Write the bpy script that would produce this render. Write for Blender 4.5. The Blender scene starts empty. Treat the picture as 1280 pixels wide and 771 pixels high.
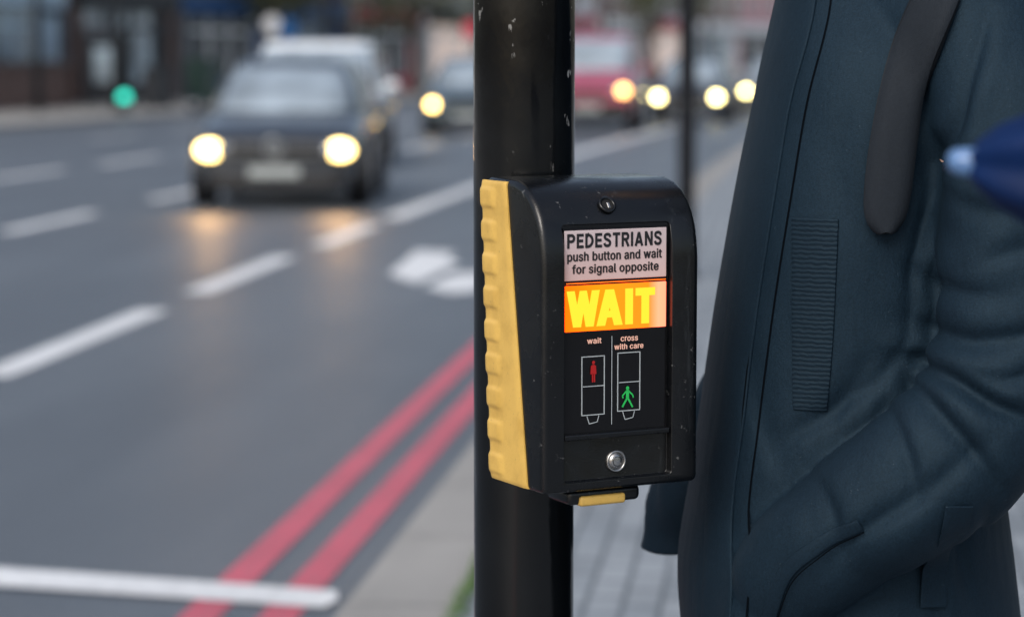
import bpy, bmesh, math, random, os
from mathutils import Vector, Matrix, noise
from mathutils.bvhtree import BVHTree
from mathutils.kdtree import KDTree
random.seed(7)
scene=bpy.context.scene
COL=scene.collection
rad=math.radians

# ------------------------------------------------------------ materials
def new_mat(name):
    m=bpy.data.materials.new(name); m.use_nodes=True
    nt=m.node_tree; b=nt.nodes['Principled BSDF']
    return m,nt,b
def mat(name,col,rough=0.5,metal=0.0,var=0.0,vscale=8.0,bump=0.0,bscale=60.0,emit=None,estr=0.0,coat=0.0,rvar=0.0,spec=0.5,detail=4.0):
    m,nt,b=new_mat(name)
    b.inputs['Base Color'].default_value=(*col,1); b.inputs['Roughness'].default_value=rough
    b.inputs['Metallic'].default_value=metal; b.inputs['Coat Weight'].default_value=coat
    b.inputs['Specular IOR Level'].default_value=spec
    tc=nt.nodes.new('ShaderNodeTexCoord')
    if var>0 or rvar>0:
        n=nt.nodes.new('ShaderNodeTexNoise'); n.inputs['Scale'].default_value=vscale; n.inputs['Detail'].default_value=detail
        nt.links.new(tc.outputs['Object'],n.inputs['Vector'])
        if var>0:
            r=nt.nodes.new('ShaderNodeValToRGB')
            r.color_ramp.elements[0].position=0.3; r.color_ramp.elements[1].position=0.7
            r.color_ramp.elements[0].color=(*[c*(1-var) for c in col],1)
            r.color_ramp.elements[1].color=(*[min(1,c*(1+var)) for c in col],1)
            nt.links.new(n.outputs['Fac'],r.inputs['Fac']); nt.links.new(r.outputs['Color'],b.inputs['Base Color'])
        if rvar>0:
            mr=nt.nodes.new('ShaderNodeMapRange'); mr.inputs['From Min'].default_value=0.3; mr.inputs['From Max'].default_value=0.7
            mr.inputs['To Min'].default_value=max(0.02,rough-rvar); mr.inputs['To Max'].default_value=min(1,rough+rvar)
            nt.links.new(n.outputs['Fac'],mr.inputs['Value']); nt.links.new(mr.outputs['Result'],b.inputs['Roughness'])
    if bump>0:
        n2=nt.nodes.new('ShaderNodeTexNoise'); n2.inputs['Scale'].default_value=bscale; n2.inputs['Detail'].default_value=5
        bp=nt.nodes.new('ShaderNodeBump'); bp.inputs['Strength'].default_value=bump; bp.inputs['Distance'].default_value=0.01
        nt.links.new(tc.outputs['Object'],n2.inputs['Vector']); nt.links.new(n2.outputs['Fac'],bp.inputs['Height'])
        nt.links.new(bp.outputs['Normal'],b.inputs['Normal'])
    if emit:
        b.inputs['Emission Color'].default_value=(*emit,1); b.inputs['Emission Strength'].default_value=estr
    return m

def ramp(nt,src,p0,c0,p1,c1):
    r=nt.nodes.new('ShaderNodeValToRGB'); r.color_ramp.elements[0].position=p0; r.color_ramp.elements[1].position=p1
    r.color_ramp.elements[0].color=(*c0,1); r.color_ramp.elements[1].color=(*c1,1)
    nt.links.new(src,r.inputs['Fac']); return r.outputs['Color']
def tex(nt,scale,detail=4,coord='Object',stretch=None,rough=0.5):
    tc=nt.nodes.new('ShaderNodeTexCoord'); n=nt.nodes.new('ShaderNodeTexNoise')
    n.inputs['Scale'].default_value=scale; n.inputs['Detail'].default_value=detail; n.inputs['Roughness'].default_value=rough
    if stretch:
        mp=nt.nodes.new('ShaderNodeMapping'); mp.inputs['Scale'].default_value=stretch
        nt.links.new(tc.outputs[coord],mp.inputs['Vector']); nt.links.new(mp.outputs['Vector'],n.inputs['Vector'])
    else: nt.links.new(tc.outputs[coord],n.inputs['Vector'])
    return n.outputs['Fac']
def mixc(nt,fac,a,b,mode='MIX'):
    m=nt.nodes.new('ShaderNodeMix'); m.data_type='RGBA'; m.blend_type=mode
    for s,v in ((m.inputs[0],fac),(m.inputs[6],a),(m.inputs[7],b)):
        if isinstance(v,(int,float)): s.default_value=v
        elif isinstance(v,tuple): s.default_value=(*v,1)
        else: nt.links.new(v,s)
    return m.outputs[2]
def bumpn(nt,b,src,strength,dist=0.01,prev=None):
    bp=nt.nodes.new('ShaderNodeBump'); bp.inputs['Strength'].default_value=strength; bp.inputs['Distance'].default_value=dist
    nt.links.new(src,bp.inputs['Height'])
    if prev is not None: nt.links.new(prev,bp.inputs['Normal'])
    nt.links.new(bp.outputs['Normal'],b.inputs['Normal']); return bp.outputs['Normal']
def axis_range(nt,axis,a,b_):
    tc=nt.nodes.new('ShaderNodeTexCoord'); sx=nt.nodes.new('ShaderNodeSeparateXYZ'); nt.links.new(tc.outputs['Object'],sx.inputs[0])
    mr=nt.nodes.new('ShaderNodeMapRange'); mr.inputs['From Min'].default_value=a; mr.inputs['From Max'].default_value=b_
    nt.links.new(sx.outputs[axis],mr.inputs['Value']); return mr.outputs['Result']

# asphalt
M_road,nt,b=new_mat('asphalt')
big=ramp(nt,tex(nt,0.9,6,stretch=(1,0.12,1),rough=.6),0.3,(0.082,0.096,0.116),0.7,(0.124,0.142,0.166))
fine=ramp(nt,tex(nt,110,3,rough=.7),0.35,(0.35,0.35,0.35),0.7,(1.65,1.65,1.65))
nt.links.new(mixc(nt,1.0,big,fine,'MULTIPLY'),b.inputs['Base Color'])
mr=nt.nodes.new('ShaderNodeMapRange'); mr.inputs['To Min'].default_value=0.32; mr.inputs['To Max'].default_value=0.58
nt.links.new(tex(nt,0.8,4,stretch=(1,0.3,1)),mr.inputs['Value']); nt.links.new(mr.outputs['Result'],b.inputs['Roughness'])
bumpn(nt,b,tex(nt,130,3),0.7,0.007)

def brickmat(name,c1,c2,mortar,bw,rh,ms=0.01,rough=0.8,coord='Object',rot=None,offset=0.5,bump=0.4):
    m,nt,b=new_mat(name)
    tc=nt.nodes.new('ShaderNodeTexCoord'); mp=nt.nodes.new('ShaderNodeMapping')
    if rot: mp.inputs['Rotation'].default_value=rot
    br=nt.nodes.new('ShaderNodeTexBrick'); br.offset=offset
    br.inputs['Color1'].default_value=(*c1,1); br.inputs['Color2'].default_value=(*c2,1); br.inputs['Mortar'].default_value=(*mortar,1)
    br.inputs['Scale'].default_value=1; br.inputs['Brick Width'].default_value=bw; br.inputs['Row Height'].default_value=rh
    br.inputs['Mortar Size'].default_value=ms
    nt.links.new(tc.outputs[coord],mp.inputs['Vector']); nt.links.new(mp.outputs['Vector'],br.inputs['Vector'])
    g=ramp(nt,tex(nt,3,6),0.3,(0.8,0.8,0.8),0.7,(1.15,1.15,1.15))
    nt.links.new(mixc(nt,1.0,br.outputs['Color'],g,'MULTIPLY'),b.inputs['Base Color'])
    b.inputs['Roughness'].default_value=rough
    bp=nt.nodes.new('ShaderNodeBump'); bp.invert=True; bp.inputs['Strength'].default_value=bump; bp.inputs['Distance'].default_value=0.005
    nt.links.new(br.outputs['Fac'],bp.inputs['Height']); nt.links.new(bp.outputs['Normal'],b.inputs['Normal'])
    return m
M_pave=brickmat('paving_blocks',(0.20,0.225,0.25),(0.26,0.285,0.31),(0.10,0.115,0.13),0.2,0.1,0.008,0.7,rot=(0,0,rad(90)))
M_kerb,nt,b=new_mat('kerb_stone')
k1=ramp(nt,tex(nt,2.2,6,stretch=(1,.4,1)),0.3,(0.24,0.235,0.225),0.7,(0.33,0.32,0.305))
k2=ramp(nt,tex(nt,200,2),0.35,(0.8,0.8,0.8),0.7,(1.15,1.15,1.15))
nt.links.new(mixc(nt,1.0,k1,k2,'MULTIPLY'),b.inputs['Base Color']); b.inputs['Roughness'].default_value=0.8; bumpn(nt,b,tex(nt,120,3),0.4,0.004)
M_brick=brickmat('red_brick',(0.26,0.10,0.08),(0.34,0.14,0.11),(0.3,0.27,0.25),0.22,0.075,0.01,0.9,rot=(rad(90),0,0))
M_brick2=brickmat('brown_brick',(0.11,0.06,0.05),(0.15,0.08,0.065),(0.14,0.13,0.12),0.22,0.075,0.01,0.9,rot=(rad(90),0,0))
M_ground=mat('ground_soil',(0.12,0.12,0.11),0.9,var=0.3,vscale=0.5)
def paint_mat(name,col,wear):
    m,nt,b=new_mat(name)
    w=ramp(nt,tex(nt,35,6,rough=0.7),0.42,(0,0,0),0.60,(1,1,1))
    g=ramp(nt,tex(nt,2.5,4),0.3,(0.80,0.80,0.80),0.7,(1,1,1))
    base=mixc(nt,1.0,col,g,'MULTIPLY')
    fac=nt.nodes.new('ShaderNodeMath'); fac.operation='MULTIPLY'; fac.inputs[1].default_value=wear
    nt.links.new(w,fac.inputs[0])
    nt.links.new(mixc(nt,fac.outputs[0],base,(0.15,0.15,0.16)),b.inputs['Base Color'])
    b.inputs['Roughness'].default_value=0.55
    bumpn(nt,b,tex(nt,150,2),0.3,0.004)
    return m
M_white=paint_mat('white_road_paint',(0.78,0.80,0.82),0.25)
M_whitew=paint_mat('worn_white_road_paint',(0.62,0.64,0.66),0.6)
M_red=paint_mat('red_road_paint',(0.60,0.09,0.14),0.4)

# pole paint
M_pole,nt,b=new_mat('black_pole_paint')
fl=ramp(nt,tex(nt,70,5,stretch=(1,1,0.55),rough=0.6),0.625,(0,0,0),0.645,(1,1,1))
area=ramp(nt,tex(nt,7,3),0.46,(0,0,0),0.56,(1,1,1))
hz_=ramp(nt,axis_range(nt,2,1.28,1.36),0.0,(0.0,0.0,0.0),1.0,(1,1,1))
f=mixc(nt,1.0,mixc(nt,1.0,fl,area,'MULTIPLY'),hz_,'MULTIPLY')
basec=ramp(nt,tex(nt,9,6),0.3,(0.002,0.0023,0.003),0.7,(0.006,0.007,0.008))
nt.links.new(mixc(nt,f,basec,(0.42,0.42,0.41)),b.inputs['Base Color'])
mr=nt.nodes.new('ShaderNodeMapRange'); mr.inputs['From Min'].default_value=.3; mr.inputs['From Max'].default_value=.7; mr.inputs['To Min'].default_value=0.06; mr.inputs['To Max'].default_value=0.22
nt.links.new(tex(nt,14,5,stretch=(1,1,.5)),mr.inputs['Value']); nt.links.new(mr.outputs['Result'],b.inputs['Roughness'])
b.inputs['Specular IOR Level'].default_value=0.38
bumpn(nt,b,tex(nt,34,4,stretch=(1,1,.4)),0.16,0.004)
# black plastic w/ scuffs
M_plastic,nt,b=new_mat('black_plastic')
sc=ramp(nt,tex(nt,26,7,stretch=(1,1,0.10),rough=0.75),0.60,(0,0,0),0.72,(1,1,1))
sc2=ramp(nt,tex(nt,90,4,rough=0.7),0.66,(0,0,0),0.71,(1,1,1))
c1=mixc(nt,sc,(0.003,0.0035,0.0045),(0.020,0.023,0.026))
nt.links.new(mixc(nt,sc2,c1,(0.09,0.09,0.09)),b.inputs['Base Color'])
mr=nt.nodes.new('ShaderNodeMapRange'); mr.inputs['From Min'].default_value=.3; mr.inputs['From Max'].default_value=.7; mr.inputs['To Min'].default_value=0.10; mr.inputs['To Max'].default_value=0.36
nt.links.new(tex(nt,25,5),mr.inputs['Value']); nt.links.new(mr.outputs['Result'],b.inputs['Roughness'])
b.inputs['Specular IOR Level'].default_value=0.46
bumpn(nt,b,tex(nt,700,2),0.22,0.0006)
M_plate=mat('black_display_glass',(0.005,0.005,0.006),0.14,rvar=0.08,vscale=60,spec=0.30)
M_yellow,nt,b=new_mat('yellow_plastic')
d=ramp(nt,tex(nt,22,6,rough=0.65),0.3,(0.52,0.32,0.070),0.55,(0.66,0.42,0.10))
sp=ramp(nt,tex(nt,160,4,rough=0.7),0.66,(0,0,0),0.74,(1,1,1))
nt.links.new(mixc(nt,sp,d,(0.25,0.16,0.06)),b.inputs['Base Color'])
b.inputs['Roughness'].default_value=0.42
bumpn(nt,b,tex(nt,400,2),0.2,0.001)
M_hole=mat('dark_recess',(0.003,0.003,0.003),0.7)
M_steel=mat('worn_steel',(0.45,0.44,0.43),0.3,metal=1,rvar=0.15,vscale=200)
M_steeld=mat('dark_steel',(0.08,0.08,0.08),0.4,metal=1)
# label panels
M_label,nt,b=new_mat('backlit_label')
g=ramp(nt,tex(nt,14,3),0.3,(0.43,0.35,0.36),0.7,(0.50,0.42,0.43))
nt.links.new(g,b.inputs['Base Color'])
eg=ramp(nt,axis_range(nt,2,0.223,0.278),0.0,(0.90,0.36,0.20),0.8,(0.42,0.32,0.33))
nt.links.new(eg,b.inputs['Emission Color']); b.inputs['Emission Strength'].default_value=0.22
b.inputs['Roughness'].default_value=0.2
M_wait,nt,b=new_mat('lit_amber_panel')
cr=nt.nodes.new('ShaderNodeValToRGB'); e=cr.color_ramp.elements
e[0].position=0.0; e[0].color=(1.0,0.070,0.0,1); e[1].position=1.0; e[1].color=(1.0,0.155,0.085,1)
x=e.new(0.35); x.color=(1.0,0.112,0.001,1); x=e.new(0.82); x.color=(1.0,0.100,0.004,1); x=e.new(0.92); x.color=(1.0,0.17,0.09,1)
nt.links.new(axis_range(nt,0,-.063,.063),cr.inputs['Fac']); nt.links.new(cr.outputs['Color'],b.inputs['Emission Color'])
b.inputs['Base Color'].default_value=(0.05,0.01,0.0,1); b.inputs['Emission Strength'].default_value=3.4; b.inputs['Roughness'].default_value=0.25; b.inputs['Specular IOR Level'].default_value=0.2
M_waitl=mat('lit_yellow_lettering',(0.05,0.03,0.005),0.3,emit=(1.0,0.262,0.012),estr=3.4,spec=0.2)
M_waitstrip=mat('lit_orange_edge',(0.4,0.1,0.02),0.2,emit=(1.0,0.12,0.0),estr=2.0)
M_blacktext=mat('black_lettering',(0.010,0.010,0.012),0.5)
M_linew=mat('white_printed_line',(0.42,0.46,0.48),0.4)
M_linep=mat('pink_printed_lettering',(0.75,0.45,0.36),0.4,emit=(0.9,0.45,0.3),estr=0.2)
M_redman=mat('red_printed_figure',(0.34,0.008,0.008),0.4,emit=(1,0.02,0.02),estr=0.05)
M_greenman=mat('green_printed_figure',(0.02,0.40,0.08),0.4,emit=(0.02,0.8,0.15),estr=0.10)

# ------------------------------------------------------------ object helpers
def empty(name,loc,rotz,label,category,group=None):
    o=bpy.data.objects.new(name,None); o.location=loc; o.rotation_euler=(0,0,rotz); o.empty_display_size=0.2
    COL.objects.link(o); o['label']=label; o['category']=category
    if group: o['group']=group
    return o
def obj(name,me,m,parent=None,smooth=False,loc=None,rot=None):
    o=bpy.data.objects.new(name,me); COL.objects.link(o)
    if m is not None and len(me.materials)==0: me.materials.append(m)
    if parent: o.parent=parent
    if loc is not None: o.location=loc
    if rot is not None: o.rotation_euler=rot
    if smooth:
        for p in me.polygons: p.use_smooth=True
    return o
def bm_mesh(bm,name):
    me=bpy.data.meshes.new(name); bmesh.ops.recalc_face_normals(bm,faces=bm.faces[:]); bm.to_mesh(me); bm.free(); return me
def add_box(bm,c,s,bev=0.0,seg=2,M=None):
    r=bmesh.ops.create_cube(bm,size=1.0); vs=r['verts']
    bmesh.ops.scale(bm,vec=s,verts=vs)
    if bev>0:
        es=list({e for v in vs for e in v.link_edges})
        r2=bmesh.ops.bevel(bm,geom=es,offset=bev,segments=seg,affect='EDGES',profile=0.5)
        vs=list({v for f in r2['faces'] for v in f.verts}|{v for v in vs if v.is_valid})
    if M is not None: bmesh.ops.transform(bm,matrix=M,verts=vs)
    bmesh.ops.translate(bm,vec=c,verts=vs)
def box_me(c,s,bev=0.0,seg=2,name='m'):
    bm=bmesh.new(); add_box(bm,c,s,bev,seg); return bm_mesh(bm,name)
def add_cyl(bm,c,r,h,axis='z',n=24,r2=None,M=None):
    R=Matrix.Identity(4)
    if axis=='x': R=Matrix.Rotation(rad(90),4,'Y')
    if axis=='y': R=Matrix.Rotation(rad(90),4,'X')
    if M is not None: R=M@R
    bmesh.ops.create_cone(bm,cap_ends=True,cap_tris=False,segments=n,radius1=r,radius2=r if r2 is None else r2,depth=h,matrix=Matrix.Translation(c)@R)
def cyl_me(c,r,h,axis='z',n=24,r2=None,M=None,name='m'):
    bm=bmesh.new(); add_cyl(bm,c,r,h,axis,n,r2,M); return bm_mesh(bm,name)
def add_poly(bm,pts):
    bm.faces.new([bm.verts.new(p) for p in pts])
def add_ell(bm,c,s,M=None,u=20,v=12):
    m=Matrix.Translation(c)@(M if M is not None else Matrix.Identity(4))@Matrix.Diagonal((*s,1))
    bmesh.ops.create_uvsphere(bm,u_segments=u,v_segments=v,radius=1.0,matrix=m)
def smooth_by_angle(o,ang=35):
    me=o.data
    for p in me.polygons: p.use_smooth=True
    try: me.set_sharp_from_angle(angle=rad(ang))
    except Exception: pass
def catmull(P,n=8):
    P=[Vector(p) for p in P]; out=[]
    for i in range(len(P)-1):
        p0=P[max(i-1,0)];p1=P[i];p2=P[i+1];p3=P[min(i+2,len(P)-1)]
        for k in range(n):
            t=k/n; out.append(0.5*((2*p1)+(p2-p0)*t+(2*p0-5*p1+4*p2-p3)*t*t+(3*p1-p0-3*p2+p3)*t**3))
    out.append(P[-1]); return out
FONT=None
try:
    fd=os.path.join(bpy.utils.system_resource('DATAFILES'),'fonts')
    for fn in os.listdir(fd):
        if fn.lower().startswith('inter'):
            FONT=bpy.data.fonts.load(os.path.join(fd,fn)); break
except Exception as ex: print('nofont',ex)
def text_me(body,x0,x1,z0,z1,y,bold=0.0,space=1.0):
    cu=bpy.data.curves.new('txt','FONT'); cu.body=body; cu.size=1; cu.resolution_u=3; cu.space_character=space
    if FONT: cu.font=FONT
    t=bpy.data.objects.new('txt',cu); COL.objects.link(t); bpy.context.view_layer.update()
    dg=bpy.context.evaluated_depsgraph_get(); me=bpy.data.meshes.new_from_object(t.evaluated_get(dg))
    bpy.data.objects.remove(t); bpy.data.curves.remove(cu); me.materials.clear()
    xs=[v.co.x for v in me.vertices]; ys=[v.co.y for v in me.vertices]
    ax,bx,ay,by=min(xs),max(xs),min(ys),max(ys)
    h=bold/2; x0+=h; x1-=h; z0+=h*.6; z1-=h*.6
    for v in me.vertices:
        X=x0+(v.co.x-ax)/(bx-ax)*(x1-x0); Z=z0+(v.co.y-ay)/(by-ay)*(z1-z0); v.co=(X,y,Z)
    if bold>0:
        bm=bmesh.new()
        for k,(dx,dz) in enumerate(((0,0),(h,0),(-h,0),(0,h*.6),(0,-h*.6),(h*.5,h*.3),(-h*.5,-h*.3))):
            base=len(bm.verts); bm.from_mesh(me); bm.verts.ensure_lookup_table()
            for v in list(bm.verts)[base:]: v.co+=Vector((dx,-0.00003*k,dz))
        bm.to_mesh(me); bm.free()
    return me
# plain bold sans capitals, drawn as mitred strokes
def arc(cx,cz,r,a0,a1,n=10): return [(cx+r*math.cos(rad(a0+(a1-a0)*k/n)),cz+r*math.sin(rad(a0+(a1-a0)*k/n))) for k in range(n+1)]
TH=.20; H_=TH/2
GLY={
'P':(.68,[[(H_,0),(H_,1)],[(H_,1-H_)]+arc(.37,.69,.21,90,-90)+[(H_,.48)]]),
'E':(.60,[[(H_,0),(H_,1)],[(H_,1-H_),(.60,1-H_)],[(H_,.51),(.55,.51)],[(H_,H_),(.60,H_)]]),
'D':(.72,[[(H_,0),(H_,1)],[(H_,1-H_),(.22,1-H_)]+arc(.22,.5,.40,90,-90,16)+[(H_,H_)]]),
'S':(.66,[[tuple(p) for p in catmull([Vector((.58,.70)),Vector((.50,.855)),Vector((.33,.90)),Vector((.15,.85)),Vector((.10,.71)),Vector((.20,.58)),Vector((.43,.475)),Vector((.555,.33)),Vector((.50,.15)),Vector((.32,.10)),Vector((.14,.15)),Vector((.07,.30))],4)]]),
'T':(.64,[[(0,1-H_),(.64,1-H_)],[(.32,0),(.32,1-H_)]]),
'R':(.68,[[(H_,0),(H_,1)],[(H_,1-H_)]+arc(.37,.70,.20,90,-90)+[(H_,.50)],[(.34,.52),(.60,0)]]),
'I':(TH,[[(H_,0),(H_,1)]]),
'A':(.76,[[(.10,0),(.38,.96)],[(.66,0),(.38,.96)],[(.19,.28),(.57,.28)]]),
'N':(.70,[[(H_,0),(H_,1)],[(.70-H_,0),(.70-H_,1)],[(H_+.01,.97),(.70-H_-.01,.03)]])}
def caps_me(word,x0,x1,z0,z1,y,gap=.12):
    bm=bmesh.new(); tot=sum(GLY[ch][0] for ch in word)+gap*(len(word)-1); sx_=(x1-x0)/tot; sz_=(z1-z0); cx=0; lay=0
    for ch in word:
        wd_,strokes=GLY[ch]
        for st_ in strokes:
            P=[Vector((px,pz)) for px,pz in st_]; L_=[];R_=[]; lay=(lay+1)%4
            for i,p in enumerate(P):
                d0=(P[i]-P[i-1]).normalized() if i>0 else None; d1=(P[i+1]-P[i]).normalized() if i<len(P)-1 else None
                if d0 is None: d0=d1
                if d1 is None: d1=d0
                t=(d0+d1).normalized(); nn_=Vector((-t.y,t.x)); k_=H_/max(.5,nn_.dot(Vector((-d0.y,d0.x))))
                for S_,q in ((L_,p+nn_*k_),(R_,p-nn_*k_)): S_.append(bm.verts.new((x0+(cx+q.x)*sx_,y-lay*.00003,z0+q.y*sz_)))
            for i in range(len(P)-1): bm.faces.new((L_[i],L_[i+1],R_[i+1],R_[i]))
        cx+=wd_+gap
    return bm_mesh(bm,'caps')
def eval_mesh(o):
    bpy.context.view_layer.update(); dg=bpy.context.evaluated_depsgraph_get()
    return bpy.data.meshes.new_from_object(o.evaluated_get(dg))

# ------------------------------------------------------------ camera
YAW=6.3; CAMZ=1.55
cam=bpy.data.cameras.new('camera'); co=bpy.data.objects.new('camera',cam); COL.objects.link(co)
co.location=(0,0,CAMZ); co.rotation_euler=(rad(90-5.96),0,rad(YAW))
cam.lens=85; cam.sensor_width=36; cam.clip_start=0.05; cam.clip_end=2000
cam.dof.use_dof=True; cam.dof.focus_distance=2.60; cam.dof.aperture_fstop=3.6; cam.dof.aperture_blades=0
scene.camera=co
cy,sy=math.cos(rad(YAW)),math.sin(rad(YAW))
def W(lat,D,z=0): return Vector((-sy*D+cy*lat, cy*D+sy*lat, z))

# ------------------------------------------------------------ world
w=bpy.data.worlds.new('World'); scene.world=w; w.use_nodes=True; nt=w.node_tree
bg=nt.nodes['Background']; sky=nt.nodes.new('ShaderNodeTexSky'); sky.sky_type='NISHITA'; sky.sun_disc=False
sky.sun_elevation=rad(45); sky.sun_rotation=rad(200); sky.dust_density=4.0; sky.air_density=1.2
hs=nt.nodes.new('ShaderNodeHueSaturation'); hs.inputs['Saturation'].default_value=0.8; hs.inputs['Value'].default_value=1.10
nt.links.new(sky.outputs[0],hs.inputs['Color']); nt.links.new(hs.outputs[0],bg.inputs['Color']); bg.inputs['Strength'].default_value=0.15
sl=bpy.data.lights.new('sun','SUN'); sl.energy=1.5; sl.angle=rad(28); sl.color=(1,0.985,0.965)
so=bpy.data.objects.new('sun',sl); so.rotation_euler=(rad(50),0,rad(-20)); COL.objects.link(so)
scene.view_settings.view_transform='Standard'; scene.view_settings.look='None'; scene.view_settings.exposure=0

# ------------------------------------------------------------ ground, road
def c(Y): return 0.0012*(Y-18)**2 if Y>18 else 0.0
def strip(name,x0,x1,y0,y1,z,m,step=2.0,h=0.0,label=None):
    bm=bmesh.new(); n=max(1,int((y1-y0)/step)); prev=None
    for i in range(n+1):
        Y=y0+(y1-y0)*i/n; k=c(Y)
        pts=[(x0+k,Y,z),(x1+k,Y,z)]
        if h>0: pts=[(x0+k,Y,z-h)]+pts+[(x1+k,Y,z-h)]
        vs=[bm.verts.new(p) for p in pts]
        if prev:
            for j in range(len(vs)-1): bm.faces.new((prev[j],prev[j+1],vs[j+1],vs[j]))
        prev=vs
    o=obj(name,bm_mesh(bm,name),m); o['kind']='structure'
    if label: o['label']=label
    return o
bm=bmesh.new(); add_poly(bm,[(-900,-300,-0.02),(900,-300,-0.02),(900,1200,-0.02),(-900,1200,-0.02)])
o=obj('ground',bm_mesh(bm,'ground'),M_ground); o['kind']='structure'
strip('road',-17.5,-1.137,-12,190,0.0,M_road,label='wide grey asphalt road with lane markings')
strip('kerb',-1.137,-0.835,-12,190,0.10,M_kerb,h=0.115,label='pale stone kerb beside the road')
strip('pavement',-0.835,14,-12,190,0.099,M_pave,h=0.1,label='grey block pavement')
strip('kerb',-17.75,-17.5,-12,190,0.10,M_kerb,h=0.115,label='pale stone kerb on the far side')
strip('pavement',-45,-17.75,-12,190,0.099,M_kerb,h=0.1,label='pale pavement on the far side')
M_joint=mat('kerb_joint_mortar',(0.15,0.145,0.14),0.9)
bm=bmesh.new()
for k in range(60):
    Y=-2+k*0.915; x0=-1.139+c(Y)
    if Y>4 and Y<40: add_poly(bm,[(x0,Y,.1015),(x0+.304,Y,.1015),(x0+.304,Y+.006,.1015),(x0,Y+.006,.1015)])
o=obj('kerb_joints',bm_mesh(bm,'kj'),M_joint); o['kind']='structure'
strip('red_line',-1.642,-1.530,-12,25,0.004,M_red,label='red no-stopping line painted along the kerb')
strip('red_line',-1.422,-1.312,-12,25,0.004,M_red,label='red no-stopping line nearest the kerb')
def dash(x,y0,y1,wd=0.18,m=M_white,name='lane_marking',z=0.004):
    strip(name,x-wd/2,x+wd/2,y0,y1,z,m,step=1.0)
dash(-3.80,11.3,14.4,0.2); dash(-3.80,15.5,18.4,0.2); dash(-3.80,7.2,10.0,0.2)
dash(-3.74,19.5,22.0,0.2); dash(-3.72,22.9,60,0.24)
for y0 in (20.7,25.5,30.3,35.1,40,45,50,55,60): dash(-6.80,y0,y0+2.7,0.2,M_white)
for y0 in (29.5,33.9,38.3,42.7,47,52,57): dash(-10.0,y0,y0+2.8,0.2,M_white)
for y0 in (44,49,54,60,66): dash(-13.6,y0,y0+2.8,0.2,M_whitew)
bm=bmesh.new(); add_poly(bm,[(-1.262,6.585,0.008),(-1.238,6.68,0.008),(-1.262,6.80,0.008),(-3.2,7.17,0.008),(-3.2,6.92,0.008)])
o=obj('stop_line',bm_mesh(bm,'stop_line'),M_white); o['kind']='structure'
bm=bmesh.new()
for P_ in ([(-2.80,16.95),(-2.93,19.3),(-2.55,19.1),(-2.53,18.4),(-2.34,17.9),(-2.42,17.2),(-2.46,16.15)],[(-2.36,15.9),(-2.29,16.95),(-2.07,17.3),(-1.87,15.7),(-2.11,15.45)]):
    add_poly(bm,[(-2.40+(x_+2.40)*.90,17.3+(y_-17.3)*.90,.004) for x_,y_ in P_])
o=obj('arrow_marking',bm_mesh(bm,'arrow_marking'),M_white); o['kind']='structure'
M_grass=mat('grass',(0.07,0.14,0.03),0.6,var=0.4,vscale=30)
bm=bmesh.new()
for i in range(1400):
    t=random.random(); X=-0.825+random.gauss(0,0.018); Y=5.2+t*2.6
    if random.random()>0.65+0.35*math.sin(Y*5): continue
    a=random.random()*6.28; h=random.uniform(0.012,0.05); d=Vector((math.cos(a),math.sin(a),0))*0.0028
    l=Vector((random.gauss(0,0.014),random.gauss(0,0.014),h)); p=Vector((X,Y,0.099))
    bm.faces.new([bm.verts.new(p-d),bm.verts.new(p+d),bm.verts.new(p+l)])
o=obj('grass',bm_mesh(bm,'grass'),M_grass); o['kind']='stuff'; o['label']='thin green grass and moss growing along the kerb joint'; o['category']='grass'

# ------------------------------------------------------------ signal pole
M_dk=mat('dark_shopfront_paint',(0.015,0.018,0.024),0.55)
PP=W(0.0136,2.74)
def pole_obj(name,p,r,h,label,m,z0=0.099):
    E=empty(name,(p[0],p[1],z0),0,label,'pole')
    sh=obj('shaft',cyl_me((0,0,h/2),r,h,n=96),m,E); smooth_by_angle(sh)
    bm=bmesh.new(); add_cyl(bm,(0,0,h+0.02),r*1.06,0.04,n=48); add_cyl(bm,(0,0,h+0.055),r*1.04,0.03,n=48,r2=r*0.4)
    k=obj('cap',bm_mesh(bm,'cap'),M_plastic,E); smooth_by_angle(k)
    bm=bmesh.new(); add_cyl(bm,(0,0,0.012),r*1.5,0.024,n=48)
    k=obj('base_collar',bm_mesh(bm,'c'),M_plastic,E)
    return E
pole_obj('signal_pole',PP,0.0573,3.3,'glossy black steel signal pole with chipped paint on the pavement',M_pole)
M_pole2=mat('dark_matt_pole_paint',(0.010,0.011,0.014),0.6,spec=0.15)
pole_obj('signal_pole',(-0.60,15.83),0.0575,3.4,'slim dark pole standing further along the pavement',M_pole2)

# ------------------------------------------------------------ push button unit
U=empty('pedestrian_push_button_unit',(PP.x,PP.y,1.09),rad(YAW+28),'black and yellow pedestrian crossing box with lit amber WAIT panel','push button box')
Z0=1.09
def bx(c_,s_,bev=0,seg=2):
    return box_me((c_[0],-c_[1],c_[2]-Z0),s_,bev,seg)
HW=0.0925; HR=0.1005; FB=0.2135
prof=[(0.102,1.094),(0.150,1.090),(FB,1.090),(FB,1.20),(FB,1.335),(0.2115,1.352),(0.208,1.368),(0.202,1.382),(0.193,1.395),(0.181,1.406),(0.167,1.4135),(0.150,1.418),(0.084,1.420)]
bm=bmesh.new()
L=[bm.verts.new((-HW,-b_,z-Z0)) for b_,z in prof]; R=[bm.verts.new((HR,-b_,z-Z0)) for b_,z in prof]
bm.faces.new(L); bm.faces.new(R[::-1]); n=len(prof)
for i in range(n): bm.faces.new((L[i],R[i],R[(i+1)%n],L[(i+1)%n]))
body=obj('housing',bm_mesh(bm,'housing'),M_plastic,U)
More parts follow.
